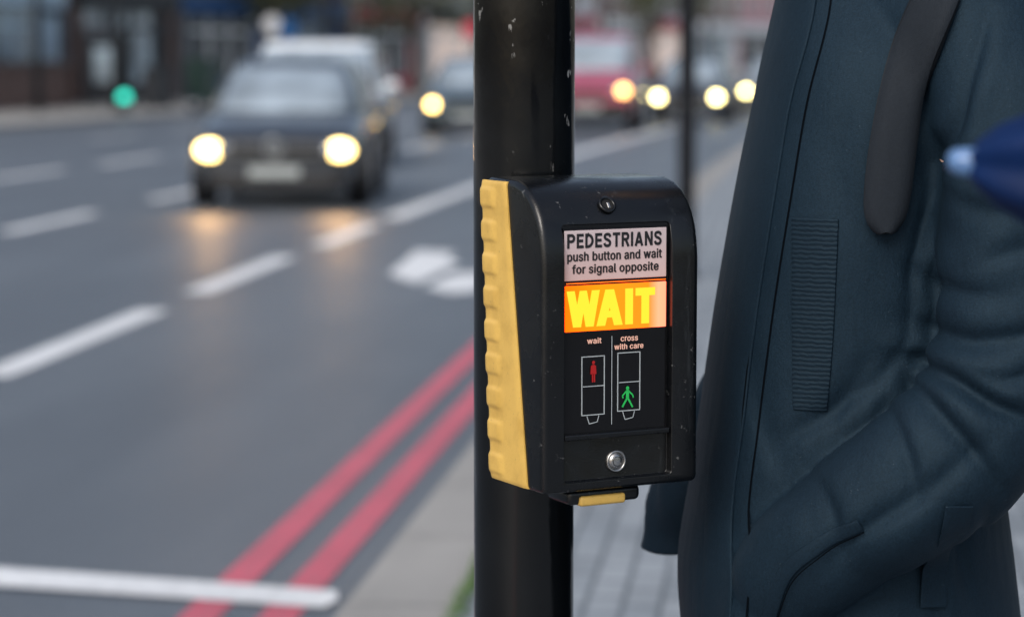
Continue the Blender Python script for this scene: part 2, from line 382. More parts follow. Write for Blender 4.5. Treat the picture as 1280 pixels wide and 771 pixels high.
md=body.modifiers.new('b','BEVEL'); md.width=0.0070; md.segments=5; md.limit_method='ANGLE'; md.angle_limit=rad(40); md.harden_normals=False
RD=0.2035
cutm=bx((0,RD+0.0125,(1.101+1.3735)/2),(0.1325,0.025,1.3735-1.101),0.0)
cut=obj('cutter',cutm,None)
cut.location=U.location; cut.rotation_euler=U.rotation_euler
bmx=bmesh.new(); bmx.from_mesh(cutm)
es=[e for e in bmx.edges if abs(e.verts[0].co.y-e.verts[1].co.y)>0.01]
bmesh.ops.bevel(bmx,geom=es,offset=0.004,segments=4,affect='EDGES',profile=0.5); bmx.to_mesh(cutm); bmx.free()
mb=body.modifiers.new('bo','BOOLEAN'); mb.object=cut; mb.operation='DIFFERENCE'; mb.solver='EXACT'
b2=body.modifiers.new('b2','BEVEL'); b2.width=0.0016; b2.segments=3; b2.limit_method='ANGLE'; b2.angle_limit=rad(60)
me=eval_mesh(body); body.modifiers.clear(); body.data=me; bpy.data.objects.remove(cut)
smooth_by_angle(body,30)
BF=RD
bm=bmesh.new(); add_box(bm,(0,-0.075,0.165),(0.10,0.06,0.26),0.006)
mtg=obj('mounting_bracket',bm_mesh(bm,'br'),M_plastic,U)
def aA(u): return (u-771)*0.000980
def zZ(v): return 1.370-(v-284)*0.000855-Z0
PF=-(BF+0.0022)
obj('display_panel',box_me((0,-(BF+0.0008),(zZ(284.5)+zZ(541))/2),(0.1295,0.0024,zZ(284.5)-zZ(541)),0.0008,1),M_plate,U)
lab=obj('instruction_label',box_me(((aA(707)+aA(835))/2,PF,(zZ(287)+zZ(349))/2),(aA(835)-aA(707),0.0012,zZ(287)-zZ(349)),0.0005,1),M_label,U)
def flat(name,me,m,parent=U):
    return obj(name,me,m,parent)
TY=PF-0.0010
flat('lettering',caps_me('PEDESTRIANS',aA(710.0),aA(828.5),zZ(309),zZ(291),TY),M_blacktext,lab)
flat('lettering',text_me('push button and wait',aA(710),aA(829),zZ(328),zZ(313),TY,0.0011,1.05),M_blacktext,lab)
flat('lettering',text_me('for signal opposite',aA(716),aA(825),zZ(343.5),zZ(328.8),TY,0.0011,1.05),M_blacktext,lab)
wp=obj('wait_panel',box_me(((aA(708)+aA(835))/2,PF,(zZ(355)+zZ(412))/2),(aA(835)-aA(708),0.0012,zZ(355)-zZ(412)),0.0005,1),M_wait,U)
bm=bmesh.new()
def sp_(u,v,k=0): return bm.verts.new((aA(u),TY-k*0.00004,zZ(v)))
def stroke(pts,k): bm.faces.new([sp_(u,v,k) for u,v in pts])
t0,t1=361.5,406.5
stroke([(709.5,t0),(719.5,t0),(727.5,t1),(717.5,t1)],0); stroke([(727.5,t1),(717.5,t1),(725.5,t0),(734.5,t0)],1)
stroke([(725.5,t0),(734.5,t0),(743,t1),(733,t1)],2); stroke([(733,t1),(743,t1),(750.5,t0),(740.5,t0)],3)
stroke([(757.5,t0),(768.5,t0),(757.5,t1),(746.5,t1)],0); stroke([(757.5,t0),(768.5,t0),(779.5,t1),(768.5,t1)],1); stroke([(753,388),(773,388),(775,396.5),(751,396.5)],2)
stroke([(782.5,t0),(792.5,t0),(792.5,t1),(782.5,t1)],0)
stroke([(795.5,t0),(820.5,t0),(820.5,371.3),(795.5,371.3)],0); stroke([(803,370.5),(813,370.5),(813,t1),(803,t1)],1)
flat('lettering',bm_mesh(bm,'wt'),M_waitl,wp)
flat('light_strip',box_me((aA(772),PF,zZ(352.3)),(aA(834)-aA(709),0.0008,0.0009)),M_waitstrip,wp)
flat('lettering',text_me('wait',aA(735),aA(753),zZ(428),zZ(420.5),TY,0.0006,1.05),M_linep)
flat('lettering',text_me('cross',aA(777),aA(799),zZ(427.5),zZ(421.5),TY,0.0006,1.05),M_linep)
flat('lettering',text_me('with care',aA(769),aA(806),zZ(437.5),zZ(430),TY,0.0006,1.05),M_linep)
def rect_lines(bm,u0,v0,u1,v1,wd=0.0009):
    x0,x1,za,zb=aA(u0),aA(u1),zZ(v0),zZ(v1)
    for (cx,cz,sx_,sz_) in [((x0+x1)/2,za,x1-x0+wd,wd),((x0+x1)/2,zb,x1-x0+wd,wd)]:
        add_box(bm,(cx,PF-0.0002,cz),(sx_,0.0006,sz_))
    for cx in (x0,x1): add_box(bm,(cx,PF-0.0003,(za+zb)/2),(wd,0.0006,za-zb-wd*1.2))
def line(bm,u0,v0,u1,v1,wd=0.0009):
    p=Vector((aA(u0),TY,zZ(v0))); q=Vector((aA(u1),TY,zZ(v1))); d_=(q-p); n_=Vector((-d_.z,0,d_.x)).normalized()*wd/2
    add_poly(bm,[p+n_,q+n_,q-n_,p-n_])
def sigdiag(u0,v0):
    bm=bmesh.new(); rect_lines(bm,u0,v0,u0+28,v0+73); line(bm,u0+1,v0+37,u0+27,v0+37)
    line(bm,u0+6,v0+74,u0+9,v0+84); line(bm,u0+9,v0+84,u0+19,v0+82); line(bm,u0+19,v0+82,u0+21,v0+74)
    return bm_mesh(bm,'sd')
flat('signal_diagram',sigdiag(729,444),M_linew); flat('signal_diagram',sigdiag(774,442),M_linew)
bm=bmesh.new(); line(bm,766,420,766,531,0.0008); flat('divider_line',bm_mesh(bm,'dv'),M_linew)
def man(parts,name,m):
    bm=bmesh.new()
    for k_,p in enumerate(parts):
        if p[0]=='c':
            cx,cz,r=p[1:]; add_poly(bm,[(aA(cx)+r*math.cos(t*math.pi/8),TY-0.0001,zZ(cz)+r*math.sin(t*math.pi/8)) for t in range(16)])
        else: line(bm,*p[1:])
    flat(name,bm_mesh(bm,'man'),m)
man([('c',743,451.5,0.0019),('l',743,454.5,743,466,0.0042),('l',740.6,455.5,740,466,0.0015),('l',745.4,455.5,746,466,0.0015),('l',741.9,465.5,741.9,476,0.0018),('l',744.3,465.5,744.3,476,0.0018)],'red_figure',M_redman)
man([('c',786,486.5,0.0020),('l',786,489,786,499.5,0.0038),('l',785,490,779.5,496,0.0017),('l',779.5,496,780.5,499,0.0016),('l',787,490,792.5,495.5,0.0017),('l',792.5,495.5,793.5,499,0.0016),('l',785.6,499,779.5,510,0.0022),('l',786.4,499,789,504,0.0022),('l',789,504,792.5,511,0.0020)],'green_figure',M_greenman)
lg=obj('ledge',box_me((0,-(BF+0.0042),zZ(543)),(0.1305,0.0090,0.0060),0.0016,3),M_plastic,U)
bm=bmesh.new(); bc=(aA(773),-(BF),zZ(578))
def ring(bm,c_,r0,r1,d,M=None,n=40):
    rows=[]
    for t in range(n):
        a=2*math.pi*t/n; rows.append([Vector((r*math.cos(a),yy,r*math.sin(a))) for r,yy in ((r1,0),(r1,-d*0.7),((r0+r1)/2,-d),(r0,-d*0.7),(r0,0))])
    vv=[[bm.verts.new(Vector(c_)+((M@p) if M is not None else p)) for p in r] for r in rows]
    for t in range(n):
        for k in range(4): bm.faces.new((vv[t][k],vv[(t+1)%n][k],vv[(t+1)%n][k+1],vv[t][k+1]))
ring(bm,bc,0.0092,0.0120,0.0035)
bt=obj('push_button',bm_mesh(bm,'pb'),M_steel,U,smooth=True)
bm=bmesh.new(); add_cyl(bm,(bc[0],bc[1]-0.001,bc[2]),0.0090,0.003,'y',40); add_ell(bm,(bc[0],bc[1]-0.0022,bc[2]),(0.0078,0.0022,0.0078))
obj('button_cap',bm_mesh(bm,'bc'),M_steel,bt,smooth=True)
bm=bmesh.new(); ring(bm,(bc[0],bc[1]-0.0036,bc[2]),0.0046,0.0054,0.0007); obj('button_engraving',bm_mesh(bm,'be'),M_steeld,bt,smooth=True)
Mt=Matrix.Rotation(rad(-38),4,'X')
lc=(aA(765),-(0.1965),1.3925-Z0)
bm=bmesh.new(); ring(bm,lc,0.0068,0.0100,0.0028,Mt); lk=obj('key_lock',bm_mesh(bm,'lk'),M_plastic,U,smooth=True)
bm=bmesh.new(); add_cyl(bm,lc,0.0069,0.002,'y',30,M=Mt); obj('lock_recess',bm_mesh(bm,'lr'),M_hole,lk)
bm=bmesh.new(); add_box(bm,(lc[0]+0.001,lc[1]-0.002,lc[2]),(0.003,0.0012,0.007),0.0004,1,Mt); obj('lock_slot',bm_mesh(bm,'ls'),M_steel,lk)
# yellow side strip: one smooth panel with shallow moulded ridges
bm=bmesh.new()
th=0.0030
def P3(b_,z,o_): return (-HW-o_,-b_,z-Z0)
zt,zb=1.4165,1.0925
B0t,B0b=0.078,0.099
N=9
def bedge(z): t=(zt-z)/(zt-zb); return B0t+(B0b-B0t)*t
# build the outer face as a grid so that the notches are moulded into it
NZ=216; NB=16
def ridge(z,fb):
    t=((zt-z)/(zt-zb)*N)%1.0
    s_=1/(1+math.exp(-(t-.22)*38))*1/(1+math.exp((t-.80)*38))
    f_=1/(1+math.exp((fb-.0300)*900))
    return s_*f_
G=[]
for i in range(NZ+1):
    z=zt+(zb-zt)*i/NZ; b0=bedge(z); b1=.134+(.182-.134)*i/NZ; row=[]
    e_=min(i,NZ-i)/3; ez=min(1,e_)
    for j in range(NB+1):
        fb=(b1-b0)*(j/NB)**1.3
        r_=ridge(z,fb); o_=th+0.0021*r_-0.0012*(1-ez)**2
        if j==0: o_-=.0030
        if j==1: o_-=.0004
        if j==NB: o_-=.0015
        row.append(bm.verts.new(P3(b0+fb-(0.0008*r_ if j<2 else 0),z,o_)))
    G.append(row)
for i in range(NZ):
    for j in range(NB): bm.faces.new((G[i][j],G[i][j+1],G[i+1][j+1],G[i+1][j]))
bk0=[bm.verts.new(P3(bedge(zt+(zb-zt)*i/NZ),zt+(zb-zt)*i/NZ,-.002)) for i in range(NZ+1)]
bk1=[bm.verts.new(P3(.134+(.182-.134)*i/NZ,zt+(zb-zt)*i/NZ,-.002)) for i in range(NZ+1)]
for i in range(NZ):
    bm.faces.new((G[i][0],bk0[i],bk0[i+1],G[i+1][0])); bm.faces.new((G[i][NB],bk1[i],bk1[i+1],G[i+1][NB]))
bm.faces.new(G[0]+[bk1[0],bk0[0]]); bm.faces.new(G[NZ]+[bk1[NZ],bk0[NZ]])
ys=obj('yellow_side_strip',bm_mesh(bm,'ys'),M_yellow,U); smooth_by_angle(ys,50)
bm=bmesh.new()
add_box(bm,(aA(762),-0.175,-0.0085),(0.090,0.05,0.017),0.006,4)
tg=obj('tactile_guard',bm_mesh(bm,'tg'),M_plastic,U); smooth_by_angle(tg)
bm=bmesh.new(); add_box(bm,(aA(758),-0.180,-0.0125),(0.056,0.048,0.011),0.003,3); k=obj('yellow_insert',bm_mesh(bm,'yi'),M_yellow,tg); smooth_by_angle(k)

# ------------------------------------------------------------ person
def add_tube(bm,P,n=24,sub=6,cap=True):
    pts=catmull([Vector(p) for p in P],sub) if sub>0 else [Vector(p) for p in P]
    rings=[]; ref=None
    for i,p in enumerate(pts):
        q0=pts[max(i-1,0)]; q1=pts[min(i+1,len(pts)-1)]
        t=(Vector(q1[:3])-Vector(q0[:3])).normalized()
        if ref is None: ref=t.orthogonal().normalized()
        ref=(ref-t*ref.dot(t)).normalized(); bn=t.cross(ref)
        rings.append([bm.verts.new(Vector(p[:3])+(ref*math.cos(a)+bn*math.sin(a))*p[3]) for a in [2*math.pi*k/n for k in range(n)]])
    for r0,r1 in zip(rings,rings[1:]):
        for k in range(n): bm.faces.new((r0[k],r0[(k+1)%n],r1[(k+1)%n],r1[k]))
    if cap: bm.faces.new(rings[0][::-1]); bm.faces.new(rings[-1])
    return pts
def add_rings(bm,rings,n=48,power=2.3,sub=5):
    pts=catmull([Vector(r) for r in rings],sub) if sub else [Vector(r) for r in rings]
    RR=[]
    for p in pts:
        z,xf,xb,hy=p[0],p[1],p[2],p[3]; xc=(xf+xb)/2; hx=(xb-xf)/2; r=[]
        for k in range(n):
            a=2*math.pi*k/n; ca,sa=math.cos(a),math.sin(a)
            r.append(bm.verts.new((xc+hx*math.copysign(abs(ca)**(2/power),ca),hy*math.copysign(abs(sa)**(2/power),sa),z)))
        RR.append(r)
    for r0,r1 in zip(RR,RR[1:]):
        for k in range(n): bm.faces.new((r0[k],r0[(k+1)%n],r1[(k+1)%n],r1[k]))
    bm.faces.new(RR[0][::-1]); bm.faces.new(RR[-1])
def remeshed(bm,vox,smooth_it=4):
    me=bm_mesh(bm,'tmp'); t=bpy.data.objects.new('tmp',me); COL.objects.link(t)
    m=t.modifiers.new('r','REMESH'); m.mode='VOXEL'; m.voxel_size=vox
    s=t.modifiers.new('s','SMOOTH'); s.iterations=smooth_it; s.factor=0.5
    out=eval_mesh(t); bpy.data.objects.remove(t); out.materials.clear(); return out
PD=2.80; PX=0.40; PZ=0.099
PE=empty('person',W(PX,PD,PZ),rad(YAW),'person in dark navy padded coat with hands in pockets','person')
def loc_me(me):
    for v in me.vertices: v.co-=Vector((PX,0,PZ))
    return me
SC=1153.0
def JX(u): return (u-640)/SC
def JZ(v): return 1.610-0.000875*v
def jp(l): return [(JX(u),JZ(v)) for u,v in l]
torso=[(0.74,.216,.615,.225),(0.86,.202,.60,.22),(0.96,.196,.585,.215),(1.06,.210,.57,.205),(1.16,.224,.562,.20),(1.26,.238,.562,.20),(1.36,.254,.57,.205),(1.44,.268,.578,.207),(1.50,.280,.583,.205),(1.55,.290,.583,.19),(1.59,.299,.575,.160),(1.63,.306,.55,.125),(1.69,.310,.52,.10)]
nearS=[(.460,-.09,1.585,.085),(.512,-.160,1.555,.090),(.533,-.215,1.45,.084),(.536,-.230,1.33,.080),(.528,-.240,1.23,.081),(.492,-.246,1.145,.083),(.430,-.240,1.090,.078),(.370,-.224,1.048,.072),(.330,-.200,1.012,.067),(.305,-.165,.968,.062),(.310,-.120,.91,.050)]
farS=[(.45,.09,1.585,.08),(.47,.17,1.54,.088),(.44,.235,1.40,.080),(.39,.25,1.26,.076),(.34,.25,1.16,.074),(.285,.24,1.075,.068),(.250,.23,1.01,.062),(.236,.225,.955,.059)]
bm=bmesh.new(); add_rings(bm,torso); s1=add_tube(bm,nearS,32); s2=add_tube(bm,farS,32)
add_ell(bm,(.315,-.145,.915),(.085,.075,.105))
jm=remeshed(bm,0.0046,7)
kd=KDTree(len(s1)+len(s2))
S=[]
for arr in (s1,s2):
    cum=0
    for i,p in enumerate(arr):
        if i: cum+=(Vector(p[:3])-Vector(arr[i-1][:3])).length
        S.append((Vector(p[:3]),p[3],cum,0 if arr is s1 else 1))
for i,x_ in enumerate(S): kd.insert(x_[0],i)
kd.balance()
nrm=[v.normal.copy() for v in jm.vertices]
CR=[([(1130,436),(1172,452),(1222,480),(1272,500)],.017,.011),
([(1122,452),(1162,500),(1202,545),(1232,590)],.013,.011),
([(1100,484),(1118,540),(1128,598)],.007,.010),
([(1215,525),(1140,585),(1075,635),(1040,680)],.009,.012),
([(1010,575),(1030,620),(1040,670)],.006,.010),
([(1140,392),(1185,408),(1230,400),(1290,376)],.010,.012),
([(1136,330),(1180,350),(1225,352)],.006,.013),
([(1290,280),(1245,296),(1205,318)],.006,.012),
([(1158,225),(1198,248),(1240,250)],.005,.013),
([(1290,150),(1250,168),(1205,160)],.005,.013),
([(1190,440),(1235,447),(1290,430)],.007,.010),
([(1222,20),(1188,100),(1166,170),(1152,240),(1142,330),(1134,420)],.012,.008),
([(1095,430),(1060,475),(1035,530)],.005,.013),
([(1128,432),(1085,472),(1020,520),(975,565)],.008,.012),
([(985,600),(955,520),(945,430)],.004,.016),
([(930,690),(915,620),(925,540)],.004,.014),
([(1060,130),(1045,210),(1052,280)],.003,.016),
([(1185,660),(1175,710),(1185,790)],.006,.012),
([(1225,600),(1215,680),(1235,760)],.007,.012)]
CRS=[]
for pts,dp,wd in CR:
    P=[Vector((JX(u),JZ(v))) for u,v in pts]; P=[Vector(q) for q in catmull(P,5)]; CRS.append((P,dp,wd,min(q.x for q in P)-.06,max(q.x for q in P)+.06,min(q.y for q in P)-.06,max(q.y for q in P)+.06))
def crease(x,z):
    tot=0
    for P,dp,wd,xa,xb_,za,zb_ in CRS:
        if x<xa or x>xb_ or z<za or z>zb_: continue
        best=9;bi=0;sg=1
        for i in range(len(P)-1):
            ax_,az_=P[i]; bx_,bz_=P[i+1]; dx,dz=bx_-ax_,bz_-az_; L2=dx*dx+dz*dz
            t=max(0,min(1,((x-ax_)*dx+(z-az_)*dz)/L2)); ex=x-ax_-dx*t; ez=z-az_-dz*t; d2=ex*ex+ez*ez
            if d2<best: best=d2; bi=(i+t)/(len(P)-1); sg=1 if ex*dz-ez*dx>0 else -1
        d_=math.sqrt(best); env=max(0,math.sin(math.pi*min(1,max(0,0.06+bi*0.88))))
        sd=d_*sg
        # soft one-sided fold: steep on one side, long slope on the other
        k_=wd if sd>0 else wd*.6
        tot+=env*dp*(-math.exp(-(d_/k_)**2)*.9+0.42*math.exp(-((sd+1.9*wd)/(1.5*wd))**2))
    return tot
def fold(q,o=2):
    s_=0;a_=1
    for _ in range(o):
        nn_=noise.noise(q); s_+=a_*nn_; q=q*2.1+Vector((3.1,7.7,1.3)); a_*=0.4
    return s_
for i,v in enumerate(jm.vertices):
    p=v.co; nn,idx,dist=kd.find(p); Sx=S[idx]
    wgt=max(0,min(1,(Sx[1]*1.30-dist)/(Sx[1]*0.25)))
    if Sx[2]<0.07: wgt*=Sx[2]/0.07
    front=max(0,min(1,(p.x-0.26)/0.08))
    q=Vector((p.x*5+p.z*1.2,p.y*4,p.z*2.4-p.x*2.0))
    dt=fold(q,2)*0.008*(0.25+0.75*front)
    w3=Vector((noise.noise(p*5),noise.noise(p*5+Vector((9,2,4))),noise.noise(p*5+Vector((1,8,3)))))
    q2=Vector((p.x*7+p.z*5, p.y*6, p.z*9-p.x*5))+w3*0.6+Vector((0,0,Sx[3]*9))
    ds=fold(q2,2)*0.0075
    dd=dt*(1-wgt)+ds*wgt
    if p.y<-0.03:
        wob=noise.noise(p*14)*0.007
        dd+=crease(p.x+wob,p.z-wob)*min(1,(-0.03-p.y)/0.05)
    v.co=p+nrm[i]*dd
bmj=bmesh.new(); bmj.from_mesh(jm)
bmesh.ops.smooth_vert(bmj,verts=bmj.verts[:],factor=0.4,use_axis_x=True,use_axis_y=True,use_axis_z=True)
bmj.to_mesh(jm)
bvh=BVHTree.FromBMesh(bmj); bmj.free()
def jacket_mat(name,c0,c1,wr=0.45):
    m,nt,b=new_mat(name)
    base=ramp(nt,tex(nt,7,5),0.3,c0,0.7,c1)
    wv=ramp(nt,tex(nt,420,3,rough=0.7),0.3,(0.65,0.65,0.65),0.7,(1.4,1.4,1.4))
    lint=ramp(nt,tex(nt,240,2,rough=0.6),0.73,(0,0,0),0.76,(1,1,1))
    nt.links.new(mixc(nt,lint,mixc(nt,1.0,base,wv,'MULTIPLY'),(0.03,0.045,0.06)),b.inputs['Base Color'])
    b.inputs['Roughness'].default_value=0.66
    b.inputs['Specular IOR Level'].default_value=0.25
    b.inputs['Specular Tint'].default_value=(0.6,0.85,1.0,1)
    # fine seersucker crinkle of the shell cloth + weave
    n1=bumpn(nt,b,tex(nt,34,4,stretch=(1.8,1,0.7),rough=0.6),wr,0.005)
    bumpn(nt,b,tex(nt,600,3,rough=.7),0.5,0.0010,prev=n1)
    return m
M_jack=jacket_mat('navy_coat_fabric',(0.0044,0.0118,0.0215),(0.0064,0.0155,0.0270),0.30)
M_jack2=jacket_mat('navy_trim_fabric',(0.0040,0.0108,0.0200),(0.0058,0.0142,0.0250),0.15)
M_seam=mat('dark_seam_thread',(0.0012,0.0025,0.0045),0.9,spec=0.05)
jk=obj('coat',loc_me(jm),M_jack,PE,smooth=True)
bm=bmesh.new(); tp=add_tube(bm,[(.252-PX,.229,1.015-PZ,.0615),(.243-PX,.226,.978-PZ,.0650),(.238-PX,.224,.945-PZ,.0625),(.235-PX,.223,.925-PZ,.0660)],40,6,cap=False)
for v in bm.verts:
    a_=math.atan2(v.co.y-.225,v.co.x+.16); v.co+=Vector((0.004*math.sin(a_*5+v.co.z*60),0,0.006*math.sin(a_*3)))
cf=obj('cuff',bm_mesh(bm,'cf'),M_jack2,jk,smooth=True); sd=cf.modifiers.new('s','SOLIDIFY'); sd.thickness=0.005; sd.offset=1
def cast(x,z,dflt=None):
    h=bvh.ray_cast(Vector((x,-1.5,z)),Vector((0,1,0)))
    return h[0].y if h[0] else dflt
def conform(name,center,halfw,m,off=0.003,thick=0.0,nu=6,smooth_y=6,nv=40,bulge=0.0):
    pts=catmull([Vector((x,z,hh,0)) for (x,z),hh in zip(center,halfw)],max(2,nv//max(1,len(center)-1)))
    grid=[]
    for i,p in enumerate(pts):
        q0=pts[max(i-1,0)]; q1=pts[min(i+1,len(pts)-1)]; t=Vector((q1[0]-q0[0],q1[1]-q0[1])).normalized(); nrm_=Vector((-t.y,t.x))
        row=[]
        for j in range(nu+1):
            s_=-1+2*j/nu; x=p[0]+nrm_.x*s_*p[2]; z=p[1]+nrm_.y*s_*p[2]; y=cast(x,z); row.append([x,y,z,s_])
        grid.append(row)
    last=-0.2
    for row in grid:
        for c_ in row:
            if c_[1] is None: c_[1]=last
            last=c_[1]
    for _ in range(smooth_y):
        for j in range(nu+1):
            ys_=[grid[i][j][1] for i in range(len(grid))]
            for i in range(1,len(grid)-1): grid[i][j][1]=(ys_[i-1]+ys_[i]*2+ys_[i+1])/4
        for row in grid:
            ys_=[c_[1] for c_ in row]
            for j in range(1,nu): row[j][1]=(ys_[j-1]+2*ys_[j]+ys_[j+1])/4
    bm=bmesh.new()
    V=[[bm.verts.new((c_[0]-PX,c_[1]-off-bulge*(1-c_[3]**4),c_[2]-PZ)) for c_ in row] for row in grid]
    for r0,r1 in zip(V,V[1:]):
        for j in range(nu): bm.faces.new((r0[j],r0[j+1],r1[j+1],r1[j]))
    o=obj(name,bm_mesh(bm,name),m,None,smooth=True)
    if thick>0:
        sd=o.modifiers.new('s','SOLIDIFY'); sd.thickness=thick; sd.offset=0
        bv=o.modifiers.new('b','BEVEL'); bv.width=thick*0.35; bv.segments=3; bv.limit_method='ANGLE'; bv.angle_limit=rad(50)
    o.parent=PE
    return o
pl=[(1026,-40),(1014,20),(986,120),(966,240),(946,380),(930,520),(916,640),(908,830)]
o=conform('placket',jp([(u-6,v) for u,v in pl]),[0.0130]*8,M_jack2,0.0018,0.0042,6,1,90,0.0014); o.parent=jk
o=conform('seam',jp([(u-16,v) for u,v in pl]),[0.0007]*8,M_seam,0.0056,0.0,2,1,90); o.parent=jk
o=conform('seam',jp([(u+5,v) for u,v in pl]),[0.0007]*8,M_seam,0.0056,0.0,2,1,90); o.parent=jk
o=conform('seam',jp([(u+26,v) for u,v in pl]),[0.0010]*8,M_seam,0.0008,0.0,2,1,90); o.parent=jk
# pocket welt that the near sleeve runs into
o=conform('pocket_welt',jp([(1062,628),(1012,660),(975,705),(958,790)]),[0.0075]*4,M_jack2,0.0016,0.0034,4,3,50,0.001); o.parent=jk
o=conform('seam',jp([(1066,636),(1020,668),(984,712),(968,790)]),[0.0007]*4,M_seam,0.0050,0.0,2,3,50); o.parent=jk
# chest patch
M_patch,nt,b=new_mat('ribbed_patch')
tc=nt.nodes.new('ShaderNodeTexCoord'); wv_=nt.nodes.new('ShaderNodeTexWave'); wv_.bands_direction='Z'; wv_.inputs['Scale'].default_value=62; wv_.inputs['Distortion'].default_value=2.5; wv_.inputs['Detail'].default_value=3; wv_.inputs['Detail Scale'].default_value=2.0
nt.links.new(tc.outputs['Object'],wv_.inputs['Vector'])
nt.links.new(ramp(nt,wv_.outputs['Fac'],0.1,(0.0030,0.0080,0.0150),0.8,(0.0056,0.0140,0.0245)),b.inputs['Base Color'])
b.inputs['Roughness'].default_value=0.66; b.inputs['Specular IOR Level'].default_value=0.25; b.inputs['Specular Tint'].default_value=(0.6,0.85,1.0,1)
n1=bumpn(nt,b,tex(nt,160,3,rough=.6),0.4,0.002)
bumpn(nt,b,wv_.outputs['Fac'],0.35,0.0015,prev=n1)
o=conform('stitched_patch',jp([(1019,268),(1018,340),(1017,420),(1015,508)]),[0.0235,0.0225,0.021,0.018],M_patch,0.0014,0.0028,8,4,40); o.parent=jk
# backpack
M_pack=mat('black_backpack_fabric',(0.014,0.016,0.02),0.8,var=0.3,vscale=30,bump=0.4,bscale=500)
M_strap=mat('grey_strap_mesh',(0.0140,0.0185,0.0250),0.75,var=0.10,vscale=300,bump=0.2,bscale=900,spec=.15)
M_strape=mat('dark_strap_binding',(0.005,0.007,0.010),0.6,spec=.25)
BP=empty('backpack',W(PX,PD,PZ),rad(YAW),'dark backpack with padded shoulder strap worn on the coat','backpack')
bm=bmesh.new(); add_box(bm,(0.675-PX,0,1.335-PZ),(0.21,0.31,0.54),0.06,5); k=obj('pack_body',bm_mesh(bm,'pk'),M_pack,BP,smooth=True)
bm=bmesh.new(); add_box(bm,(0.79-PX,0,1.25-PZ),(0.08,0.24,0.28),0.03,4); k=obj('front_pocket',bm_mesh(bm,'pk'),M_pack,BP,smooth=True)
SP=[(1205,-110),(1173,-30),(1144,35),(1121,105),(1109,175),(1103,230),(1100,262),(1100,277),(1100,282)]
SWd=[0.0165,0.0165,0.0175,0.0195,0.0215,0.0215,0.0185,0.011,0.005]
st=conform('shoulder_strap',jp(SP),SWd,M_strap,0.013,0.009,10,14,72,0.008); st.parent=BP
sb=conform('strap_binding',jp(SP[:-1]+[(1100,285)]),[w_+0.0032 for w_ in SWd],M_strape,0.0100,0.005,10,14,72,0.0); sb.parent=BP
st=conform('strap_webbing',jp([(1176,600),(1174,640),(1172,700),(1170,752)]),[0.0150]*4,M_jack2,0.004,0.002,4,12,30); st.parent=BP
bm=bmesh.new(); add_tube(bm,[(.485-PX,-.13,1.675-PZ,.022),(.54-PX,-.12,1.68-PZ,.022),(.60-PX,-.11,1.58-PZ,.02)],12); obj('shoulder_strap',bm_mesh(bm,'ss'),M_strap,BP,smooth=True)
bm=bmesh.new(); add_tube(bm,[(.40-PX,.13,1.62-PZ,.022),(.48-PX,.13,1.675-PZ,.022),(.60-PX,.11,1.58-PZ,.02)],12); obj('shoulder_strap',bm_mesh(bm,'ss'),M_strap,BP,smooth=True)
# body (continuous) - mostly under clothing
M_skin=mat('skin',(0.52,0.32,0.24),0.5,var=0.08,vscale=20)
bm=bmesh.new()
add_rings(bm,[(0.86,.28,.52,.15),(1.0,.27,.52,.15),(1.2,.28,.51,.14),(1.4,.30,.52,.15),(1.5,.34,.52,.13),(1.57,.36,.50,.08),(1.62,.36,.48,.06)],32)
add_tube(bm,[(.41,0,1.55,.062),(.40,0,1.66,.058),(.39,0,1.76,.058)],20)
HZ=.02
add_ell(bm,(.39,0,1.835+HZ),(.098,.077,.112)); add_ell(bm,(.345,0,1.775+HZ),(.055,.058,.06)); add_ell(bm,(.292,0,1.80+HZ),(.018,.014,.024)); add_ell(bm,(.31,0,1.765+HZ),(.018,.026,.010))
add_ell(bm,(.318,0,1.842+HZ),(.03,.055,.014))
for s_ in (-1,1): add_ell(bm,(.40,s_*.078,1.81+HZ),(.018,.010,.03))
add_tube(bm,[(.43,-.10,1.50,.05),(.515,-.20,1.42,.045),(.522,-.235,1.25,.04),(.44,-.23,1.10,.034),(.36,-.19,1.03,.027)],16)
add_tube(bm,[(.43,.10,1.50,.05),(.44,.22,1.38,.045),(.36,.235,1.20,.038),(.31,.20,1.09,.03),(.30,.16,1.04,.027)],16)
def hand(bm,wr,d,side):
    d=Vector(d).normalized(); up=Vector((0,1,0)); lat=d.cross(up).normalized(); wr=Vector(wr)
    pc=wr+d*0.045; add_tube(bm,[(*(wr),.026),(*(pc),.034),(*(wr+d*0.085),.032)],12,3)
    for k,(o_,l_) in enumerate(((-.03,.06),(-.01,.072),(.01,.068),(.03,.052))):
        b0=wr+d*0.085+lat*o_; b1=b0+d*l_*0.55+up*(-side)*0.008; b2=b0+d*l_*0.9+up*(-side)*0.03
        add_tube(bm,[(*b0,.0095),(*b1,.009),(*b2,.0075)],10,3)
    b0=wr+d*0.03-lat*0.03; add_tube(bm,[(*b0,.012),(*(b0+d*.03-lat*.02),.011),(*(b0+d*.055-lat*.022),.009)],10,3)
hand(bm,(.36,-.165,1.02),(-.02,.45,-.85),-1); hand(bm,(.30,.15,1.04),(.5,-.35,-.8),1)
for s_ in (-1,1):
    add_tube(bm,[(.41,s_*.085,.95,.095),(.40,s_*.10,.78,.082),(.39,s_*.105,.56,.055),(.405,s_*.105,.42,.056),(.41,s_*.105,.20,.038),(.41,s_*.105,.15,.04)],20)
    add_tube(bm,[(.43,s_*.105,.13,.032),(.36,s_*.11,.125,.034),(.26,s_*.118,.118,.022)],16)
bmsh=remeshed(bm,0.008,3); obj('body',loc_me(bmsh),M_skin,PE,smooth=True)
